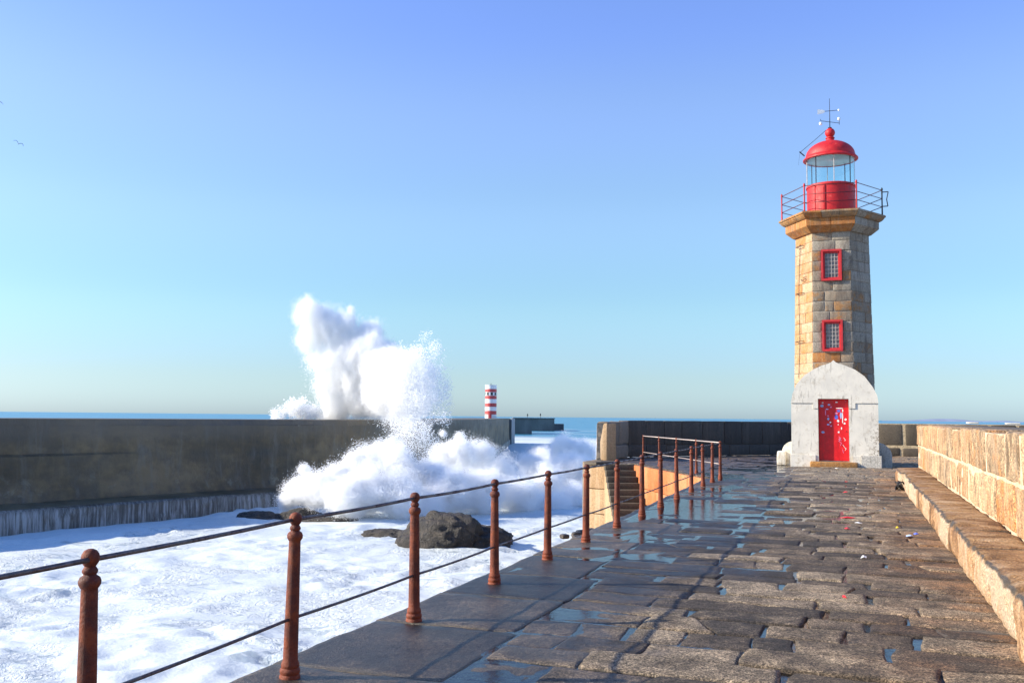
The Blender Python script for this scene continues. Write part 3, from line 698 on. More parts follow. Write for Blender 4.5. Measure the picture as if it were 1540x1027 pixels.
pp = [(float(np.interp(y, [3.6, 5.2, 14, 20, 27.3], [-3.275, -3.36, -3.36, -3.44, -3.5])), y, 1) for y in ys]
r1 = empty('iron_railing', (-3.4, 14, 0), label='long rusty red iron railing with ball-topped posts along the quay edge', cat='railing')
railing(pp+[(-3.5, 27.3, 0)], r1, M['rail'])
r2 = empty('iron_railing', (-5.2, 31, 0), label='short far iron railing with pale rails running left from the corner above the orange wall', cat='railing')
bd = np.array([-.43, .903])
b2 = [(-3.5, 27.3, 0)]+[(-3.5+bd[0]*s, 27.3+bd[1]*s, 1) for s in (2.25, 4.4, 6.6, 8.9)]
# the corner post belongs to the first railing, the second one hooks on to it
def railing_rest(pts, root, railmat):
    for i, (x, y, t) in enumerate(pts[1:]):
        o = post0.copy(); COL.objects.link(o); o.parent = root; o.location = Vector((x, y, 0))-root.location; o.rotation_euler = (0, .01*math.sin(i*4), i); o.scale = (.85, .85, 1)
    for (x0, y0, _), (x1, y1, _) in zip(pts[:-1], pts[1:]):
        for h, r in ((.99, .018), (.40, .012)):
            m = MB(); m.path([(x0-root.location.x, y0-root.location.y, h), (x1-root.location.x, y1-root.location.y, h)], r, 8); m.build('rail', railmat, root, smooth=True)
railing_rest(b2, r2, M['rail_pale'])

# ------------------------------------------------------------------ lighthouse
AX, AY = -.66, 37.9
lh = empty('lighthouse', (AX, AY, 0), label='hexagonal granite lighthouse with red lantern, gallery and white arched porch with a red door', cat='lighthouse')
def U(o): return under(lh, o)
def side(z): return 1.478-.0185*z
def hexp(s, z, rot=0): return [(AX+s*math.cos(R_(60*k)+rot), AY+s*math.sin(R_(60*k)+rot), z) for k in range(6)]
m = MB(); v = hexp(side(0)-.028, 0)+hexp(side(8.6)-.028, 8.6); m.add(v, [(k, (k+1) % 6, 6+(k+1) % 6, 6+k) for k in range(6)]+[tuple(range(5, -1, -1)), tuple(range(6, 12))])
U(m.build('tower_core', M['towermortar']))
CH = 8.556/23
WIN = [(11*CH+.03, 14*CH+.05), (18*CH-.0, 21*CH+.03)]
for f in range(6):
    a0, a1 = R_(60*f), R_(60*(f+1)); mid = (a0+a1)/2
    fr = f == 4                                   # the face turned to the walkway
    for j in range(23):
        z0 = j*CH; z1 = z0+CH; zm = (z0+z1)/2
        def P2(u, z):
            s_ = side(z); x = AX+s_*(math.cos(a0)*(1-u)+math.cos(a1)*u); y = AY+s_*(math.sin(a0)*(1-u)+math.sin(a1)*u); return np.array([x, y])
        L = side(zm); cuts = [0, 1]
        if fr:
            cuts = [0, .5+rs.uniform(-.2, .2), 1]
            if rs.rand() < .4: cuts = [0, rs.uniform(.2, .38), rs.uniform(.55, .8), 1]
            for w0, w1 in WIN:
                if z1 > w0+.1 and z0 < w1-.1: cuts = [0, .235, None, .765, 1]
        else:
            cuts = [0, (.38 if j % 2 else .62)+rs.uniform(-.05, .05), 1] if rs.rand() < .8 else [0, 1]
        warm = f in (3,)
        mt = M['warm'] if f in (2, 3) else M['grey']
        if fr and rs.rand() < .16: mt = M['cornice']
        for c0, c1 in zip(cuts[:-1], cuts[1:]):
            if c0 is None or c1 is None: continue
            g = .012 if not fr else .02
            pa, pb = P2(c0, z0), P2(c1, z0); dd = (pb-pa)/np.linalg.norm(pb-pa); Lb = np.linalg.norm(pb-pa)
            e0 = g*.5 if c0 > 0 else .012; e1 = g*.5 if c1 < 1 else .012
            o_ = pa+dd*e0; prj = rs.uniform(-.016, .010) if fr else rs.uniform(-.006, .006)
            nrm = np.array([-dd[1], dd[0]])
            o_ = o_+nrm*prj
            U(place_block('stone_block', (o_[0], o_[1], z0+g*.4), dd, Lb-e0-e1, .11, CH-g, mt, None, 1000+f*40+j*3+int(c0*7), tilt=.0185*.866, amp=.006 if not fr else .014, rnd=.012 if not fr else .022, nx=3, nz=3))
def yfront(z): return AY-side(z)*.866
for (w0, w1) in WIN:
    xa, xb = AX-.36, AX+.36; yf = yfront((w0+w1)/2); fw = .075
    xa, xb = (-1.015, -.305)
    m = MB()
    m.box(xa, xb, yf-.11, yf+.04, w0, w0+fw); m.box(xa, xb, yf-.11, yf+.04, w1-fw, w1)
    m.box(xa, xa+fw, yf-.11, yf+.04, w0+fw, w1-fw); m.box(xb-fw, xb, yf-.11, yf+.04, w0+fw, w1-fw)
    # inner splayed sash
    m.box(xa+fw, xa+fw+.05, yf-.05, yf+.03, w0+fw, w1-fw); m.box(xb-fw-.05, xb-fw, yf-.05, yf+.03, w0+fw, w1-fw)
    m.box(xa+fw+.05, xb-fw-.05, yf-.05, yf+.03, w1-fw-.06, w1-fw); m.box(xa+fw+.05, xb-fw-.05, yf-.05, yf+.03, w0+fw, w0+fw+.05)
    w = U(m.build('window', M['redframe'], recalc=True, bevel=.006))
    pn = MB().box(xa+fw, xb-fw, yf-.004, yf+.004, w0+fw, w1-fw).build('pane', M['pane'], w)
    m = MB()
    for i in range(1, 4):
        xx = xa+fw+.05+(xb-xa-2*fw-.1)*i/4; m.box(xx-.009, xx+.009, yf-.030, yf-.010, w0+fw+.05, w1-fw-.06)
    for i in range(1, 6):
        zz_ = w0+fw+.05+(w1-w0-2*fw-.11)*i/6; m.box(xa+fw+.05, xb-fw-.05, yf-.028, yf-.012, zz_-.009, zz_+.009)
    m.build('window_bars', M['bars'], w)
    m = MB(); m.box(xa+.2, xb-.22, yf+.03, yf+.044, w0+.2, w1-.42); m.build('curtain', M['bars'], w) if False else None
# ladder rungs and lightning cable on the sunny left face
m = MB(); fa, fb = np.array([math.cos(R_(180)), math.sin(R_(180))]), np.array([math.cos(R_(240)), math.sin(R_(240))])
def LF(u, z, off=.0):
    s_ = side(z)+0; p_ = np.array([AX, AY])+s_*(fa*(1-u)+fb*u); n_ = np.array([math.cos(R_(210)), math.sin(R_(210))]); p_ = p_+n_*off; return (p_[0], p_[1], z)
cab = [LF(.30+.03*math.sin(z*1.7), z, .025) for z in np.linspace(3.2, 8.25, 16)]
m.path(cab, .009, 5); U(m.build('lightning_cable', M['dark'], smooth=True))
for z in (8.12, 6.35, 4.55):
    m = MB(); m.path([LF(.22, z, .0), LF(.22, z, .12), LF(.55, z, .12), LF(.55, z, .0)], .012, 5); U(m.build('ladder_rung', M['dark']))
m = MB(); m.path([LF(.38, 6.88, .02), LF(.55, 6.80, .10), LF(.72, 6.86, .03)], .011, 5); m.path([LF(.5, 6.95, .02), LF(.6, 6.9, .08), LF(.7, 6.95, .02)], .009, 5); U(m.build('cable_hook', M['dark']))
# cornice: lower and upper course, each cut into stones
def cornice_ring(prof, name, nper, seed):
    for f in range(6):
        a0, a1 = R_(60*f), R_(60*(f+1))
        for i in range(nper):
            u0, u1 = i/nper+(.003), (i+1)/nper-(.003)
            V_ = []; 
            for u in (u0, u1):
                for r, z in prof:
                    V_.append((AX+r*(math.cos(a0)*(1-u)+math.cos(a1)*u), AY+r*(math.sin(a0)*(1-u)+math.sin(a1)*u), z))
            n = len(prof); F = [tuple(range(n-1, -1, -1)), tuple(range(n, 2*n))]+[(j, (j+1) % n, n+(j+1) % n, n+j) for j in range(n)]
            V_ = np.array(V_); V_ += .004*fbm(V_*4, 2, seed)[:, None]
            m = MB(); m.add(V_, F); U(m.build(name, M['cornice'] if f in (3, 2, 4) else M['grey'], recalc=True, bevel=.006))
cornice_ring([(1.2, 8.50), (1.40, 8.50), (1.66, 8.70), (1.68, 8.72), (1.68, 8.985), (1.2, 8.985)], 'cornice_stone', 2, 3)
cornice_ring([(1.2, 8.99), (1.73, 8.99), (1.80, 9.03), (1.87, 9.10), (1.885, 9.14), (1.93, 9.155), (1.93, 9.215), (1.2, 9.215)], 'cornice_slab', 3, 9)
m = MB(); m.add(hexp(1.9, 9.217)+hexp(1.9, 9.232), [(k, (k+1) % 6, 6+(k+1) % 6, 6+k) for k in range(6)]+[tuple(range(6, 12)), tuple(range(5, -1, -1))]); U(m.build('gallery_floor', M['cornice']))
# gallery railing
gr = U(MB().add([(AX, AY, 9.231), (AX+.01, AY, 9.231), (AX, AY+.01, 9.231)], [(0, 1, 2)]).build('gallery_railing', M['dark']))
gp = hexp(1.80, 9.232)
for k in range(6):
    x, y, z = gp[k]; rad = .034 if k in (3, 4, 5, 0) else .028
    m = MB(); m.lathe([(rad, 0), (rad*.85, .05), (rad*.7, .5), (rad*.8, .93), (rad*1.1, .97), (rad*.9, 1.02), (0, 1.06)], 10, (x, y, z)); m.build('railing_post', M['redframe'] if k in (3, 4, 5) else M['dark'], gr, smooth=True)
    x2, y2, _ = gp[(k+1) % 6]
    for h in (.32, .63, .95):
        m = MB(); m.tube((x, y, z+h), (x2, y2, z+h), .014, 6); m.build('rail', M['darkred'], gr, smooth=True)
x, y, z = gp[0]
m = MB(); m.path([(x, y, z+.88), (x+.22, y, z+.88), (x+.16, y, z+.6), (x+.20, y, z+.34), (x, y, z+.34)], .018, 6); m.build('side_bracket', M['dark'], gr)
# lantern
m = MB(); m.lathe([(.0, 9.23), (.90, 9.23), (.90, 9.27), (.87, 9.28), (.87, 10.36), (.905, 10.37), (.905, 10.43), (.86, 10.46), (.0, 10.46)], 40, (AX, AY, 0)); o = U(m.build('lantern_base', M['red'], smooth=True)); smooth_by_angle(o, 30)
m = MB()
for a in (232, 256):
    a = R_(a); m.box(AX+.885*math.cos(a)-.02, AX+.885*math.cos(a)+.02, AY+.885*math.sin(a)-.02, AY+.885*math.sin(a)+.02, 9.26, 10.34)
a = R_(244); m.lathe([(.878, 9.3), (.893, 9.3), (.893, 10.28), (.878, 10.28)], 6, (AX, AY, 0), R_(234), R_(254))
U(m.build('lantern_door', M['red'], recalc=True))
for k in range(8):
    a0, a1 = R_(22.5*2*k+2+9), R_(22.5*2*(k+1)-2+9)
    m = MB(); m.lathe([(.86, 10.46), (.86, 11.48)], 6, (AX, AY, 0), a0, a1); pass
    U(m.build('glass_pane', M['glass'], smooth=True))
    a = a1+R_(2); m = MB(); m.tube((AX+.865*math.cos(a), AY+.865*math.sin(a), 10.44), (AX+.865*math.cos(a), AY+.865*math.sin(a), 11.5), .014 if k % 2 else .018, 6); U(m.build('glazing_bar', M['bars'] if k % 2 else M['dark']))
dome = [(.86, 11.46), (.97, 11.44), (1.0, 11.46), (1.0, 11.50), (.95, 11.55), (.90, 11.60)]+[(.90*math.cos(t), 11.60+.60*math.sin(t)) for t in np.linspace(.1, 1.22, 9)]+[(.19, 12.19), (.17, 12.22)]
m = MB(); m.lathe(dome, 40, (AX, AY, 0)); m.lathe([(.17, 12.2), (.0, 12.2)], 40, (AX, AY, 0)); o = U(m.build('dome', M['red'], smooth=True, recalc=True)); smooth_by_angle(o, 35)
m = MB(); m.lathe([(.17, 12.20), (.15, 12.25), (.14, 12.28), (.17, 12.30), (.17, 12.33), (.12, 12.35), (.13, 12.37)]+[(.185*math.cos(t), 12.52+.185*math.sin(t)) for t in np.linspace(-.95, 1.45, 10)]+[(0, 12.706)], 20, (AX, AY, 0)); o = U(m.build('finial_ball', M['red'], smooth=True)); smooth_by_angle(o, 50)
m = MB(); m.lathe([(.0, 11.60-.14), (.42, 11.46-.14+.2), (.46, 11.50), (.40, 11.60), (0, 11.61)], 24, (AX, AY, 0)); U(m.build('lantern_ventilator', M['bars'], smooth=True))
m = MB(); m.lathe([(.865, 11.455), (.5, 11.53), (.0, 11.55)], 40, (AX, AY, 0)); U(m.build('lantern_ceiling', M['whitemetal'], smooth=True))
# weather vane and wind cups
vn = U(MB().tube((AX, AY, 12.68), (AX, AY, 13.86), .017, 6, .008).build('weather_vane', M['dark'], smooth=True))
m = MB(); m.lathe([(.07, 12.70), (.07, 12.73), (0, 12.74)], 12, (AX, AY, 0)); m.tube((AX-.18, AY-.05, 13.36), (AX+.30, AY+.08, 13.40), .010, 6); m.build('vane_arm', M['dark'], vn)
m = MB(); m.add([(AX-.44, AY-.12, 13.44), (AX-.44, AY-.12, 13.25), (AX-.22, AY-.06, 13.30), (AX-.16, AY-.045, 13.36), (AX-.22, AY-.06, 13.42), (AX-.44, AY-.10, 13.44), (AX-.44, AY-.10, 13.25), (AX-.22, AY-.04, 13.30), (AX-.16, AY-.025, 13.36), (AX-.22, AY-.04, 13.42)],
      [(0,1,2,3,4), (9,8,7,6,5), (0,5,6,1), (1,6,7,2), (2,7,8,3), (3,8,9,4), (4,9,5,0)]); m.build('vane_tail', M['whitemetal'], vn)
m = MB(); m.lathe([(0, 13.36), (.035, 13.375), (.035, 13.43), (0, 13.44)], 10, (AX+.33, AY+.08, 0)); m.build('vane_tip', M['whitemetal'], vn)
m = MB(); m.tube((AX-.33, AY-.1, 12.99), (AX+.34, AY+.1, 12.90), .010, 6); m.tube((AX-.33, AY-.1, 12.99), (AX-.33, AY-.1, 13.06), .010, 6); m.tube((AX+.34, AY+.1, 12.84), (AX+.34, AY+.1, 13.02), .010, 6); m.build('cup_arm', M['dark'], vn)
for (cx_, cy_, cz) in ((AX-.33, AY-.1, 12.88), (AX+.33, AY+.1, 13.06)):
    m = MB(); m.lathe([(0, -.06), (.05, -.04), (.06, .0), (.05, .05), (0, .06)], 10, (cx_, cy_, cz)); m.build('wind_cup', M['whitemetal'], vn, smooth=True)
m = MB(); m.path([(AX-.08, AY-.03, 12.68), (AX-.55, AY-.25, 12.22), (AX-1.07, AY-.45, 11.74)], .009, 5); m.tube((AX-.92, AY-.38, 11.60), (AX-1.10, AY-.46, 11.76), .022, 6); m.path([(AX-1.08, AY-.45, 11.74), (AX-1.12, AY-.46, 11.45), (AX-1.14, AY-.46, 11.25)], .004, 4)
U(m.build('stay_wire', M['dark']))
# porch
arch = [(.815, 2.24), (.79, 2.50), (.66, 2.78), (.386, 3.17), (.08, 3.40), (-.262, 3.555), (-.47, 3.62), (-.56, 3.67), (-.634, 3.74), (-.70, 3.67), (-.79, 3.62), (-1.0, 3.555), (-1.30, 3.42), (-1.62, 3.20), (-1.88, 2.90), (-2.02, 2.56), (-2.075, 2.24)]
YF = 35.6; YR = YF+.21
D0, D1, DZ0, DZ1 = -1.165, -.145, .225, 2.385
full = [(-2.075, .0), (.815, .0)]+arch
def lathe_porch(): pass
m = MB(); m.prismY(full[::-1], YR+.001, AY-1.0); porch = U(m.build('porch', M['house'], recalc=True, bevel=.012))
def arch_z(x):
    xs_ = [p_[0] for p_ in arch[::-1]]; zs_ = [p_[1] for p_ in arch[::-1]]; return float(np.interp(x, xs_, zs_))
lf = [(-2.075, 0), (D0, 0), (D0, DZ1)]+[(D0, arch_z(D0))]+[p_ for p_ in arch if p_[0] < D0]
rf = [(D1, 0), (.815, 0)]+[p_ for p_ in arch if p_[0] > D1]+[(D1, arch_z(D1))]
tf = [(D0, DZ1), (D1, DZ1), (D1, arch_z(D1))]+[p_ for p_ in arch if D0 < p_[0] < D1]+[(D0, arch_z(D0))]
fp = MB(); outline = [(-2.075, 0), (D0, 0), (D0, DZ1), (D1, DZ1), (D1, 0), (.815, 0)]+arch
fp.prismY(outline[::-1], YF, YR); fpo = fp.build('front_wall', M['house'], porch, recalc=True)
pd = [(-2.085, 2.235), (-1.33, 2.235), (-1.33, 2.05), (D0, 2.05), (D0, DZ1), (D1, DZ1), (D1, 2.05), (.07, 2.05), (.07, 2.235), (.825, 2.235)]+arch[1:-1]
m = MB(); m.prismY(pd[::-1], YF-.030, YF-.002); m.build('pediment', M['house'], porch, recalc=True)
m = MB(); m.box(-2.115, -1.26, YF-.035, YF-.002, 0, .425); m.box(-2.115, -2.078, YF, AY-1, 0, .425); m.build('plinth', M['house'], porch, bevel=.012, recalc=True)
m = MB(); m.box(-.06, .22, YF-.030, YF-.002, 0, .41); m.build('plinth', M['house'], porch, bevel=.01, recalc=True)
M['cornerblock'] = mat_stone('worn_grey_corner_block', [(0, (.46, .43, .37)), (1, (.58, .54, .47))], darkamt=.5, dark=(.2, .17, .13))
m = MB(); m.box(.225, .90, YF-.075, YF-.001, 0, .435); m.box(.817, .90, YF, YF+.5, 0, .435); m.build('corner_block', M['cornerblock'], porch, bevel=.02, recalc=True)
m = MB(); m.prismY([(.02, 0), (.22, 0), (.20, .05), (.12, .17), (.05, .22)], YF-.11, YF-.04); m.build('broken_render', M['cornerblock'], porch, recalc=True)
st_ = place_block('doorstep', (-1.44, YF-.26, .0), (1, 0), 1.56, .40, .20, M['cornice'], None, 901, amp=.02, rnd=.03); U(st_)
door = U(MB().box(D0+.01, D1-.01, YR-.03, YR-.002, DZ0+.005, DZ1-.01).build('door', M['door']))
m = MB(); m.tube((D1-.08, YR-.055, 1.25), (D1-.08, YR-.031, 1.25), .02, 10); m.build('door_lock', M['dark'], door)
# stickers and paint scraps on the door, as flat print of small thickness
def scrap(cx_, cz, w, h, mat, ang=0, n=5):
    pts = []; 
    for i in range(n):
        a = 2*math.pi*i/n+ang; rr = rs.uniform(.75, 1.1); pts.append((cx_+w*.5*rr*math.cos(a), cz+h*.5*rr*math.sin(a)))
    m = MB(); m.prismY(pts, YR-.0335, YR-.0305); m.build('sticker', M[mat], door, recalc=True)
def DX(px_): return -1.155+(px_-383)/(712-383)*1.0
def DZ(py_): return DZ1-(py_-148)/(826-148)*2.16
for (sx, sy, w, h, mt, n) in [(430, 190, 22, 16, 'l_white', 5), (422, 226, 44, 34, 'l_cyan', 6), (498, 212, 34, 24, 'l_cyan', 6), (522, 238, 24, 20, 'l_pink', 5), (583, 185, 30, 20, 'l_white', 6), (683, 172, 12, 10, 'l_pink', 5),
                              (490, 368, 36, 46, 'l_cyan', 4), (488, 335, 20, 18, 'l_pink', 5), (512, 406, 22, 22, 'l_white', 5), (488, 430, 34, 22, 'l_cyan', 5), (520, 446, 22, 22, 'l_pink', 5), (430, 515, 40, 30, 'l_cyan', 6), (600, 513, 26, 26, 'l_white', 6),
                              (678, 372, 28, 30, 'l_white', 4), (667, 416, 26, 28, 'l_white', 4), (596, 390, 28, 34, 'l_white', 6), (597, 430, 16, 16, 'l_white', 5), (578, 350, 42, 56, 'l_blue', 7), (604, 280, 46, 34, 'l_blue', 6), (578, 306, 46, 20, 'l_pink', 5), (628, 330, 26, 90, 'l_cyan', 5), (610, 250, 90, 12, 'l_white', 6),
                              (646, 350, 12, 170, 'l_white', 5), (632, 470, 16, 40, 'l_white', 5), (460, 300, 12, 90, 'l_pink', 5), (478, 262, 44, 14, 'l_cyan', 5), (648, 275, 16, 40, 'l_white', 6)]:
    scrap(DX(sx), DZ(sy), w/329*1.0, h/678*2.16, mt, rs.uniform(0, 6), n)
for (pts) in ([(600, 560), (625, 580), (600, 610), (630, 630), (618, 660)], [(615, 575), (600, 590), (632, 605)], [(655, 570), (675, 600), (660, 605)], [(645, 650), (665, 680), (680, 690), (668, 712)], [(640, 700), (650, 740)]):
    m = MB(); m.path([(DX(a_), YR-.032, DZ(c_)) for a_, c_ in pts], .008, 4); m.build('paint_scrawl', M['l_white'] if pts[0][0] > 640 else M['l_pink'], door)
# rounded buttresses at the tower's foot
def quarter(x0, x1, z1, y0, y1, name, mat):
    n = 8; sgn = 1 if x1 > x0 else -1; w = abs(x1-x0)
    pts = [(x0, 0)]+[(x0+sgn*w*math.sin(t), z1-w+w*math.cos(t)) for t in np.linspace(0, math.pi/2, n)]+[(x1, 0)]
    m = MB(); m.prismY(pts, y0, y1); return U(m.build(name, mat, recalc=True, bevel=.01))
quarter(-2.08, -2.46, .86, 36.5, 37.6, 'buttress', M['house'])
U(place_block('foot_block', (-2.63, 36.25, 0), (1, 0), .30, .6, .50, M['house'], None, 931, amp=.02, rnd=.03))
quarter(.82, 1.25, .84, 36.2, 37.4, 'buttress', M['cornerblock'])

# ------------------------------------------------------------------ near breakwater
bw = empty('breakwater_wall', (-34, 47, SEA), label='high dark concrete breakwater wall with water running off its lower ledge', cat='breakwater')
line = [(-66.5, -47), (-52.5, -7), (-37.9, 35.0), (-36.2, 41.0), (-34.2, 47.0), (-32.0, 52.5), (-30.0, 58.5), (-30.6, 66.0), (-36.0, 92), (-66.4, 187.2)]
dens = []
for (a, b_) in zip(line[:-1], line[1:]):
    a = np.array(a, float); b_ = np.array(b_, float); n = max(1, int(np.linalg.norm(b_-a)/.8))
    if np.linalg.norm(b_-a) > 40: n = max(1, int(np.linalg.norm(b_-a)/3))
    for i in range(n): dens.append(a+(b_-a)*i/n)
dens.append(np.array(line[-1], float)); dens = np.array(dens)
for _ in range(6): dens[1:-1] = dens[1:-1]*.5+(dens[:-2]+dens[2:])*.25
tg = np.gradient(dens, axis=0); tg /= np.linalg.norm(tg, axis=1, keepdims=True); nr = np.stack([tg[:, 1], -tg[:, 0]], 1)   # towards the camera's side
def sheet(prof, name, mat, amp, seed, sub=.45):
    pr = []
    for (o0, z0), (o1, z1) in zip(prof[:-1], prof[1:]):
        n = max(1, int(math.hypot(o1-o0, z1-z0)/sub))
        for i in range(n): pr.append((o0+(o1-o0)*i/n, z0+(z1-z0)*i/n))
    pr.append(prof[-1]); pr = np.array(pr)
    fac = np.interp(dens[:, 1], [60, 95], [1, .10]); off = pr[None, :, 0]*np.where(pr[None, :, 0] < -6, 1, fac[:, None])
    keep = np.interp(dens[:, 1], [40, 46], [0, 1])[:, None]*((pr[:, 1] > -.55) & (pr[:, 0] < -2.3) & (pr[:, 1] < 1.2))[None, :]; off = off+keep*.16*fac[:, None]
    Pq = dens[:, None, :]+nr[:, None, :]*off[..., None]
    V_ = np.concatenate([Pq, np.broadcast_to(pr[None, :, 1:2], Pq.shape[:2]+(1,))], -1)
    dz = amp*fbm(V_*np.array([.7, .7, 1.4]), 4, seed)
    V_[..., :2] += nr[:, None, :]*dz[..., None]; V_[..., 2] += amp*.15*vnoise(V_*1.3, seed+4)
    n1_, n2_ = V_.shape[:2]; F = [(i*n2_+j, (i+1)*n2_+j, (i+1)*n2_+j+1, i*n2_+j+1) for i in range(n1_-1) for j in range(n2_-1)]
    o = link_mesh(name, V_.reshape(-1, 3), F, mat, None, smooth=True)
    bm = bmesh.new(); bm.from_mesh(o.data); bmesh.ops.recalc_face_normals(bm, faces=bm.faces); bm.to_mesh(o.data); bm.free(); smooth_by_angle(o, 35); return under(bw, o)
sheet([(-2.65, .95), (-2.65, 1.31), (-8.6, 1.31), (-8.6, -6)], 'top_slab', M['breakwater'], .03, 7)
sheet([(-2.0, -2.92), (-2.25, -2.2), (-2.38, -.62), (-2.56, -.50), (-2.62, .95)], 'upper_wall', M['breakwater'], .14, 17)
sheet([(-.05, -3.02), (-2.05, -2.90)], 'ledge', M['breakwater'], .10, 23)
sheet([(.10, -6), (.08, -4.05), (.03, -3.14), (-.08, -3.0)], 'lower_wall', M['fall'], .10, 29)

# far breakwater: end chamfer and blocks beyond the gap
fb1 = empty('breakwater_end', (-66, 189, SEA), label='pale sunlit end face of the breakwater right of the striped tower', cat='breakwater')
m = MB(); m.prismZ([(-69.5, 187.8), (-66.95, 187.25), (-66.05, 186.95), (-68.5, 196), (-74, 196)], -6, 1.28); under(fb1, m.build('end_wall', mat_plain('pale_sunlit_concrete', (.24, .27, .29), .7, .2, .4, .3), recalc=True))  # paler concrete: sunlight on the end face is put into its colour
def farblock(name, p, q, depth, z1, label, cap=True):
    e = empty(name, (p[0], p[1], SEA), label=label, cat='breakwater')
    p = np.array(p); q = np.array(q); d = (q-p)/np.linalg.norm(q-p); n_ = p/np.linalg.norm(p)*1.0; n_ = n_+np.array([-.02, 0]); L = np.linalg.norm(q-p)
    m = MB(); m.obox((*p, -7), (d[0]*L, d[1]*L, 0), (n_[0]*depth, n_[1]*depth, 0), (0, 0, z1+7)); under(e, m.build('block_wall', M['farconc'], recalc=True))
    if cap:
        c0 = p-d*.3-n_*.4
        m = MB(); m.obox((*c0, z1+.01), (d[0]*(L+.6), d[1]*(L+.6), 0), (n_[0]*(depth+.8), n_[1]*(depth+.8), 0), (0, 0, .35)); under(e, m.build('coping', M['farconc'], recalc=True))
    return e
farblock('breakwater_block', (-103.9, 296.3), (-99.0, 300.1), 22, 1.0, 'dark grey breakwater block just right of the pale end face')
farblock('breakwater_block', (-125.9, 379.5), (-117.0, 384.5), 30, .9, 'long low blue-grey breakwater block the two tiny figures stand beside')
farblock('breakwater_block', (-124.3, 406.7), (-120.2, 409.3), 12, -1.3, 'lowest outermost breakwater block awash at the far tip', cap=False)

# striped lighthouse
TX, TY, TR = -67.12, 177.6, 1.13
sl_ = empty('striped_lighthouse', (TX, TY, 1.3), label='small round red and white banded lighthouse on the far breakwater', cat='lighthouse')
zb = [(1.3, 2.05, 'w'), (2.05, 2.75, 'r'), (2.75, 3.55, 'w'), (3.55, 4.25, 'r'), (4.25, 5.05, 'w'), (5.05, 5.70, 'r'), (5.70, 6.40, 'w'), (6.40, 7.02, 'r'), (7.02, 7.72, 'w')]
for z0, z1, c in zb:
    m = MB(); m.lathe([(TR if c == 'w' else TR+.01, z0), (TR if c == 'w' else TR+.01, z1)], 28, (TX, TY, 0)); o = under(sl_, m.build('band', M['farwhite'] if c == 'w' else M['farred'], smooth=True)); smooth_by_angle(o, 30)
m = MB(); m.lathe([(TR, 7.72), (TR+.05, 7.74), (TR+.05, 7.82), (0, 7.86)], 28, (TX, TY, 0)); under(sl_, m.build('roof', M['farwhite']))
fd = math.atan2(-TY, -TX)
for k in (-2, -1, 0, 1, 2, 3):
    a = fd+R_(8)+k*R_(42); 
    m = MB(); w_ = R_(11); m.lathe([(TR+.012, 5.78), (TR+.03, 5.78), (TR+.03, 6.34), (TR+.012, 6.34)], 4, (TX, TY, 0), a-w_, a+w_); under(sl_, m.build('window', M['farblack'], recalc=True))
a = fd+R_(-6); m = MB(); m.lathe([(TR+.012, 1.3), (TR+.04, 1.3), (TR+.04, 2.45), (TR+.012, 2.45)], 4, (TX, TY, 0), a-R_(18), a+R_(14)); under(sl_, m.build('door', M['farred'], recalc=True))
m = MB(); m.tube((TX, TY, 7.85), (TX, TY, 8.15), .06, 6); under(sl_, m.build('lamp_mast', M['dark']))

# ------------------------------------------------------------------ rocks
def rock(name, c, sx, sy, sz, seed, rz, label, grp=None, fr=.9):
    bm = bmesh.new(); bmesh.ops.create_icosphere(bm, subdivisions=5, radius=1)
    P = np.array([v.co for v in bm.verts]); n_ = P/np.linalg.norm(P, axis=1, keepdims=True)
    dsp = 1+.30*fbm(n_*1.3+seed, 3, seed)+.12*fbm(n_*4+seed, 4, seed+3)
    cell = np.round((n_*2.2+seed)*1.0); dsp = dsp+.05*vnoise(n_*9+seed, seed+8)
    P = n_*dsp[:, None]*np.array([sx, sy, sz]); 
    for v, q_ in zip(bm.verts, P): v.co = q_
    for f in bm.faces: f.smooth = True
    me = bpy.data.meshes.new(name); bm.to_mesh(me); bm.free(); me.materials.append(M['rock'])
    o = bpy.data.objects.new(name, me); COL.objects.link(o); o.location = c; o.rotation_euler = (0, 0, rz); tag(o, label, 'rock', grp); return o
rock('sea_rock', (-17.1, 39.2, -4.0), 1.85, 1.3, 1.42, 3, .2, 'big wet dark boulder in the foam behind the third railing post')
rock('sea_rock', (-15.6, 40.3, -4.05), 1.4, 1.1, .85, 9, .5, 'low brown-topped rock against the right side of the big boulder')
rock('sea_rock', (-20.6, 41.3, -4.15), 1.3, .8, .5, 14, .4, 'jagged low rock awash left of the big boulder')
rock('sea_rock', (-30.6, 45.6, -4.15), 1.5, 1.0, .50, 21, .2, 'small dark rock awash at the foot of the breakwater wall')
rock('sea_rock', (-28.4, 46.2, -4.1), 1.5, 1.1, .62, 26, .9, 'dark rock at the foot of the left end of the white spray')
rock('sea_rock', (-26.2, 46.0, -4.2), 2.2, .7, .40, 31, .4, 'long thin rock ledge under the front of the white spray')
rock('sea_rock', (-19.4, 43.8, -4.2), 1.6, .6, .42, 37, .4, 'flat rock just behind the big boulder under the spray')

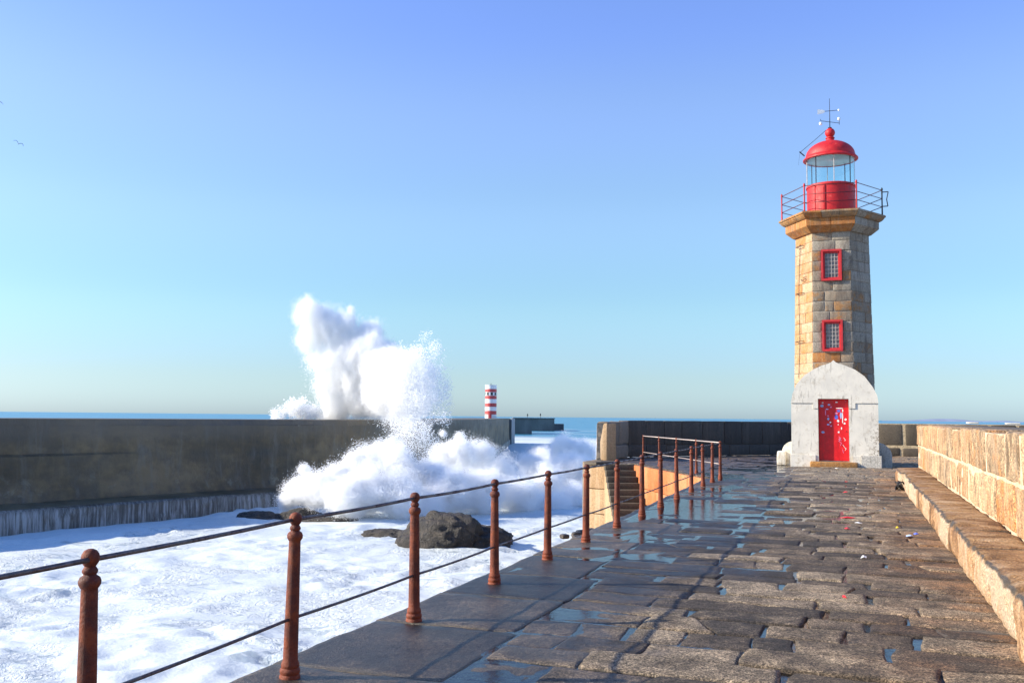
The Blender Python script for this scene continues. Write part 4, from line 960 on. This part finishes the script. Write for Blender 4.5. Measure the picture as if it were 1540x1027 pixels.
# ------------------------------------------------------------------ spray: clouds of water drops, too many to count
def spray(name, blobs, n_target, rmin, rmax, thr, seed, label, soft=.45, fr=.55, flow=(0, 0, 1), floor=None, tail=.10, a1=.7, a2=.25, zs=1.0):
    rg = np.random.RandomState(seed); B = np.array(blobs, float); vol = B[:, 3]**3*B[:, 4] if B.shape[1] > 4 else B[:, 3]**3
    pr = vol/vol.sum(); out = []; tot = 0
    while tot < n_target:
        n = 900000; k = rg.choice(len(B), n, p=pr)
        g = rg.normal(size=(n, 3)); g /= np.linalg.norm(g, axis=1, keepdims=True)
        rr = rg.rand(n)**(1/2.4)*1.45
        P = B[k, :3]+g*(rr*B[k, 3])[:, None]
        Pn = P*np.array([1, 1, zs]); f1 = fbm(Pn*fr, 4, seed, .6); f2 = fbm(Pn*fr*3.7+11, 3, seed+20, .6)
        dn = 1.0-rr/1.05+f1*a1+f2*a2-thr
        keep = (dn > 0) & (rg.rand(n) < np.clip(dn/soft, 0, 1)**1.7)
        keep |= (dn > -.30) & (rg.rand(n) < tail*.1*np.exp(dn*8))
        if floor is not None: keep &= P[:, 2] > floor
        P = P[keep]; out.append(P); tot += len(P)
    P = np.concatenate(out)[:n_target]
    r = rmin+(rmax-rmin)*rg.rand(len(P))**5
    me = bpy.data.meshes.new(name); me.vertices.add(len(P)); me.vertices.foreach_set('co', P.ravel())
    at = me.attributes.new('drop_radius', 'FLOAT', 'POINT'); at.data.foreach_set('value', r); me.update(); me.materials.append(M['spray'])
    o = bpy.data.objects.new(name, me); COL.objects.link(o); tag(o, label, None, None, 'stuff')
    ng = bpy.data.node_groups.new('drops', 'GeometryNodeTree')
    ng.interface.new_socket('Geometry', in_out='INPUT', socket_type='NodeSocketGeometry'); ng.interface.new_socket('Geometry', in_out='OUTPUT', socket_type='NodeSocketGeometry')
    gi = ng.nodes.new('NodeGroupInput'); go = ng.nodes.new('NodeGroupOutput'); mp = ng.nodes.new('GeometryNodeMeshToPoints'); na = ng.nodes.new('GeometryNodeInputNamedAttribute'); na.data_type = 'FLOAT'; na.inputs[0].default_value = 'drop_radius'
    sm = ng.nodes.new('GeometryNodeSetMaterial'); sm.inputs['Material'].default_value = M['spray']
    ng.links.new(gi.outputs[0], mp.inputs['Mesh']); ng.links.new(na.outputs[0], mp.inputs['Radius']); ng.links.new(mp.outputs[0], sm.inputs[0]); ng.links.new(sm.outputs[0], go.inputs[0])
    md = o.modifiers.new('drops', 'NODES'); md.node_group = ng
    return o
plume = [(-38.5, 62.7, 9.3, 1.09), (-37.7, 63.0, 8.5, 1.39), (-38.2, 62.9, 7.2, 1.19), (-36.5, 63.5, 7.8, 1.69), (-37.4, 63.2, 5.5, 1.49), (-35.7, 63.7, 5.6, 1.99), (-36.2, 63.6, 3.3, 1.79), (-36.3, 63.5, 1.9, 1.49), (-34.6, 64.1, 7.8, 1.19), (-34.2, 64.3, 5.3, 1.89), (-34.3, 64.3, 2.9, 1.99), (-33.8, 64.4, 7.9, 0.99), (-32.8, 64.8, 5.8, 1.49), (-32.4, 64.9, 3.4, 1.79), (-34.5, 62.1, 9.3, 0.43), (-35.2, 63.2, 8.6, .9), (-33.6, 63.2, 6.4, 1.4), (-31.8, 62.4, 5.0, 1.5), (-31.0, 61.6, 3.0, 1.7), (-30.6, 61.4, 4.5, 1.2), (-29.4, 60.8, 2.6, 1.5), (-29.0, 60.2, 4.2, 1.0), (-36.9, 63.2, 4.0, 1.4), (-35.2, 64.0, 4.6, 1.8), (-33.2, 64.2, 4.4, 1.7)]
spray('wave_plume', plume, 1700000, .009, .020, -.10, 3, 'tall white plume of spray shooting up behind the breakwater wall', fr=.46, soft=1.35, a1=.74, a2=.42, tail=.6, zs=.5)
thin = [(-29.5, 60.5, 4.6, 1.4), (-30.2, 60.8, 3.0, 1.5), (-28.0, 60.2, 5.2, 1.3), (-27.3, 60.3, 3.8, 1.3), (-29.6, 60.2, 1.2, 1.1), (-27.8, 58.5, .4, 1.2), (-26.4, 58.2, 0.0, 1.0), (-28.8, 59.8, 4.5, 1.55), (-28.3, 60.0, 2.6, 1.55), (-27.4, 60.3, 4.6, 1.27), (-27.1, 60.4, 2.8, 1.18), (-27.0, 60.5, 6.2, 0.82), (-27.6, 60.2, 7.1, 0.55), (-28.9, 59.8, 5.5, 1.0), (-27.5, 57.1, 1.0, 0.9), (-27.1, 59.4, 0.9, 0.9), (-26.1, 59.7, 1.4, 0.7)]
spray('falling_spray', thin, 75000, .008, .036, -.10, 8, 'thinner veil of falling drops right of the tall plume', fr=.8, tail=1.2, soft=2.4, a1=1.0, a2=.6, zs=.45)
spray('low_spray', [(-37.9, 60.8, 2.0, .95), (-39.2, 60.3, 1.6, .6), (-36.8, 61, 1.8, .7)], 9000, .012, .05, .1, 12, 'small grainy patch of spray over the wall at the foot of the plume', fr=1.4, tail=2, soft=2.5, a1=1.0, a2=.6)
low = [(-29.7, 46.8, -3.3, 0.74), (-29.0, 47.0, -2.6, 0.97), (-29.3, 48.0, -1.5, 0.53), (-27.4, 46.5, -2.6, 1.32), (-27.7, 48.5, -1.8, 0.91), (-25.6, 46.1, -2.9, 1.36), (-26.9, 49.9, -1.3, 1.24), (-24.8, 47.5, -2.4, 1.61), (-26.6, 52.1, -0.7, 1.12), (-24.8, 50.6, -1.4, 1.39), (-23.3, 48.0, -2.8, 1.54), (-26.9, 54.1, 0.1, 0.74), (-23.5, 52.1, -2.2, 1.42), (-22.4, 49.4, -3.4, 1.27), (-23.9, 55.2, -1.2, 1.24), (-23.0, 55.5, -0.7, 1.16), (-21.8, 51.7, -2.8, 1.62), (-22.2, 56.8, -1.2, 1.26), (-20.4, 53.2, -2.9, 1.65), (-21.0, 58.3, -2.1, 1.37), (-19.1, 55.8, -3.4, 1.55), (-19.2, 61.1, -2.6, 1.5), (-17.6, 57.4, -3.9, 1.32), (-18.1, 63.6, -2.0, 1.46), (-16.5, 59.9, -3.6, 1.45), (-19.7, 67.3, -.9, 1.2), (-18.6, 68.5, -1.0, 1.1), (-23.5, 74, -1.6, 1.3), (-21, 76, -1.2, 1.2), (-23.8, 57.3, 0.3, 0.47), (-24.8, 57.0, 0.5, 0.38), (-21.9, 66.5, -1.8, 1.16), (-16.2, 64.3, -3.4, 1.64)]
spray('breaking_surf', low, 2400000, .009, .021, .0, 5, 'billowing mass of white surf bursting at the foot of the breakwater', fr=.55, floor=SEA-.3, soft=1.2, a1=.68, a2=.26, zs=.8)

# ------------------------------------------------------------------ two walkers on the far breakwater
def walker(loc, ang, label, s=1.0, lean=0.0):
    me = bpy.data.meshes.new('person'); h = 1.72*s
    J = [((0, 0, .95), .14), ((0, 0, 1.15), .13), ((0+lean, 0, 1.40), .17), ((lean, 0, 1.50), .07), ((lean, .02, 1.62), .105), ((lean, .02, 1.72), .07),
         ((.10, .02, .88), .09), ((.12, .14, .50), .065), ((.12, .10, .08), .045), ((.12, .20, .03), .04), ((-.10, -.02, .88), .09), ((-.12, -.06, .50), .065), ((-.12, -.20, .08), .045), ((-.12, -.10, .03), .04),
         ((.20+lean, 0, 1.40), .06), ((.25, -.06, 1.12), .045), ((.24, .04, .86), .035), ((-.20+lean, 0, 1.40), .06), ((-.25, .06, 1.12), .045), ((-.24, .14, .88), .035)]
    E = [(0,1),(1,2),(2,3),(3,4),(4,5),(0,6),(6,7),(7,8),(8,9),(0,10),(10,11),(11,12),(12,13),(2,14),(14,15),(15,16),(2,17),(17,18),(18,19)]
    me.from_pydata([tuple(c*s for c in j[0]) for j in J], E, []); o = bpy.data.objects.new('person', me); COL.objects.link(o); me.materials.append(M['cloth'])
    sk = o.modifiers.new('skin', 'SKIN'); sub = o.modifiers.new('sub', 'SUBSURF'); sub.levels = 1; sub.render_levels = 1
    for i, (j, r) in enumerate(J): me.skin_vertices[0].data[i].radius = (r*s, r*s); 
    me.skin_vertices[0].data[0].use_root = True
    o.location = loc; o.rotation_euler = (0, 0, ang); tag(o, label, 'person', 'walkers on the far breakwater'); return o
try:
    walker((-113.4, 338.9, 1.25) if False else (-101.0, 301.5, 1.36), .4, 'left of the two tiny dark figures on the far breakwater', .8)
    walker((-122.8, 383.5, 1.26), 1.2, 'right of the two tiny dark figures on the far breakwater', 1.15)
except Exception as e: print('walker', e)

# ------------------------------------------------------------------ gulls
def gull(loc, rz, ry, span, label, dark):
    g = empty('gull', loc, label=label, cat='bird', group='gulls in the sky'); g.rotation_euler = (0, ry, rz)
    m = MB(); m.lathe([(0, -.26), (.03, -.22), (.055, -.1), (.06, .02), (.045, .12), (.035, .17), (.04, .20), (.03, .235), (.008, .27), (0, .28)], 8)
    o = m.build('body', M['gull_w'], g, smooth=True); o.rotation_euler = (-math.pi/2, 0, 0)
    for s in (-1, 1):
        V_ = []; st = [(0.03, .02, .10, -.07), (.25, .10, .09, -.07), (.45, .12, .06, -.06), (.62, .07, .02, -.07), (.70, .0, -.06, -.09)]
        for x, z, f_, b_ in st:
            V_ += [(s*x*span, f_*1.25, z*2), (s*x*span, b_*1.6, z*2-.02), (s*x*span, (f_+b_)/2, z*2+.035)]
        F = []
        for i in range(len(st)-1):
            a = i*3; F += [(a, a+3, a+5, a+2), (a+2, a+5, a+4, a+1), (a, a+1, a+4, a+3)]
        MB().add(V_, F).build('wing', M[dark], g, recalc=True)
    MB().add([(-.03, -.22, 0), (.03, -.22, 0), (.06, -.34, 0), (-.06, -.34, 0), (0, -.22, .015), (0, -.34, .008)], [(0,1,2,3),(0,4,1),(4,5,2,1),(4,0,3,5),(5,3,2)]).build('tail', M['gull_w'], g)
gull((-75.5, 67.2, 30.5), R_(48), .15, 1.0, 'white-bodied gull gliding at the left edge of the sky, the upper one', 'gull_g')
gull((-92.0, 85.4, 33.0), R_(40), .45, .85, 'smaller dark gull banking below the other one', 'dark')

# ------------------------------------------------------------------ litter on the paving
def litter(x, y, w, h, mat, label, seed):
    r_ = np.random.RandomState(seed); n = 7; pts = []
    for i in range(n):
        a = 2*math.pi*i/n; rr = r_.uniform(.6, 1.1); pts.append((w*.5*rr*math.cos(a), h*.5*rr*math.sin(a), r_.uniform(.0, .025)))
    V_ = pts+[(p_[0], p_[1], p_[2]+.004) for p_ in pts]+[(0, 0, .03), (0, 0, .034)]
    F = [(i, (i+1) % n, 2*n) for i in range(n)]+[(n+(i+1) % n, n+i, 2*n+1) for i in range(n)]+[(i, n+i, n+(i+1) % n, (i+1) % n) for i in range(n)]
    o = link_mesh('litter', V_, F, M[mat], None); o.location = (x, y, .024); o.rotation_euler = (0, 0, seed); tag(o, label, 'litter'); return o
litter(-.20, 23.1, .14, .16, 'l_red', 'small red scrap furthest along the paving towards the door', 1)
litter(-.12, 17.1, .13, .3, 'l_red', 'largest crumpled red scrap on the middle of the paving', 2)
litter(-.11, 15.4, .10, .2, 'l_red', 'narrow red scrap just nearer than the largest red one', 3)
litter(-.10, 9.46, .035, .05, 'l_red', 'tiny red fleck nearest to the viewer on the paving', 4)
litter(-.55, 34.3, .16, .2, 'l_white', 'small white scrap on the ground in front of the doorstep', 5)
litter(.04, 16.3, .13, .12, 'l_white', 'white scrap right of the red ones on the paving', 6)
litter(.72, 14.8, .13, .10, 'l_cyan', 'pale blue scrap near the foot of the stone bench', 7)
litter(.82, 15.1, .07, .08, 'l_blue', 'dark blue scrap beside the pale blue one by the bench', 8)
litter(.60, 15.9, .06, .08, 'l_yellow', 'tiny yellow scrap near the foot of the bench', 9)
litter(.09, 12.3, .09, .09, 'l_white', 'small whitish scrap on the paving between bench and puddles', 10)
# black cord netting added to stand in for the dark hole in the bench end
m = MB(); rg = np.random.RandomState(3)
hole_fill = empty('dark_hole_filler', (1.0, 24.6, 0), label='small dark cord netting lying against the far end of the bench', cat='tangle')
for k in range(14):
    c = rg.uniform([-.07, -.15, .03], [.06, .15, .20]); pts = [tuple(c+np.array([.05*math.cos(t+k), .08*math.sin(t*1.3+k), .04*math.sin(t*2)])) for t in np.linspace(0, 5, 7)]
    m = MB(); m.path(pts, .014, 5); o = m.build('cord', M['l_black'] if k % 7 else M['pmortar'], hole_fill)
print('objects', len(bpy.data.objects))
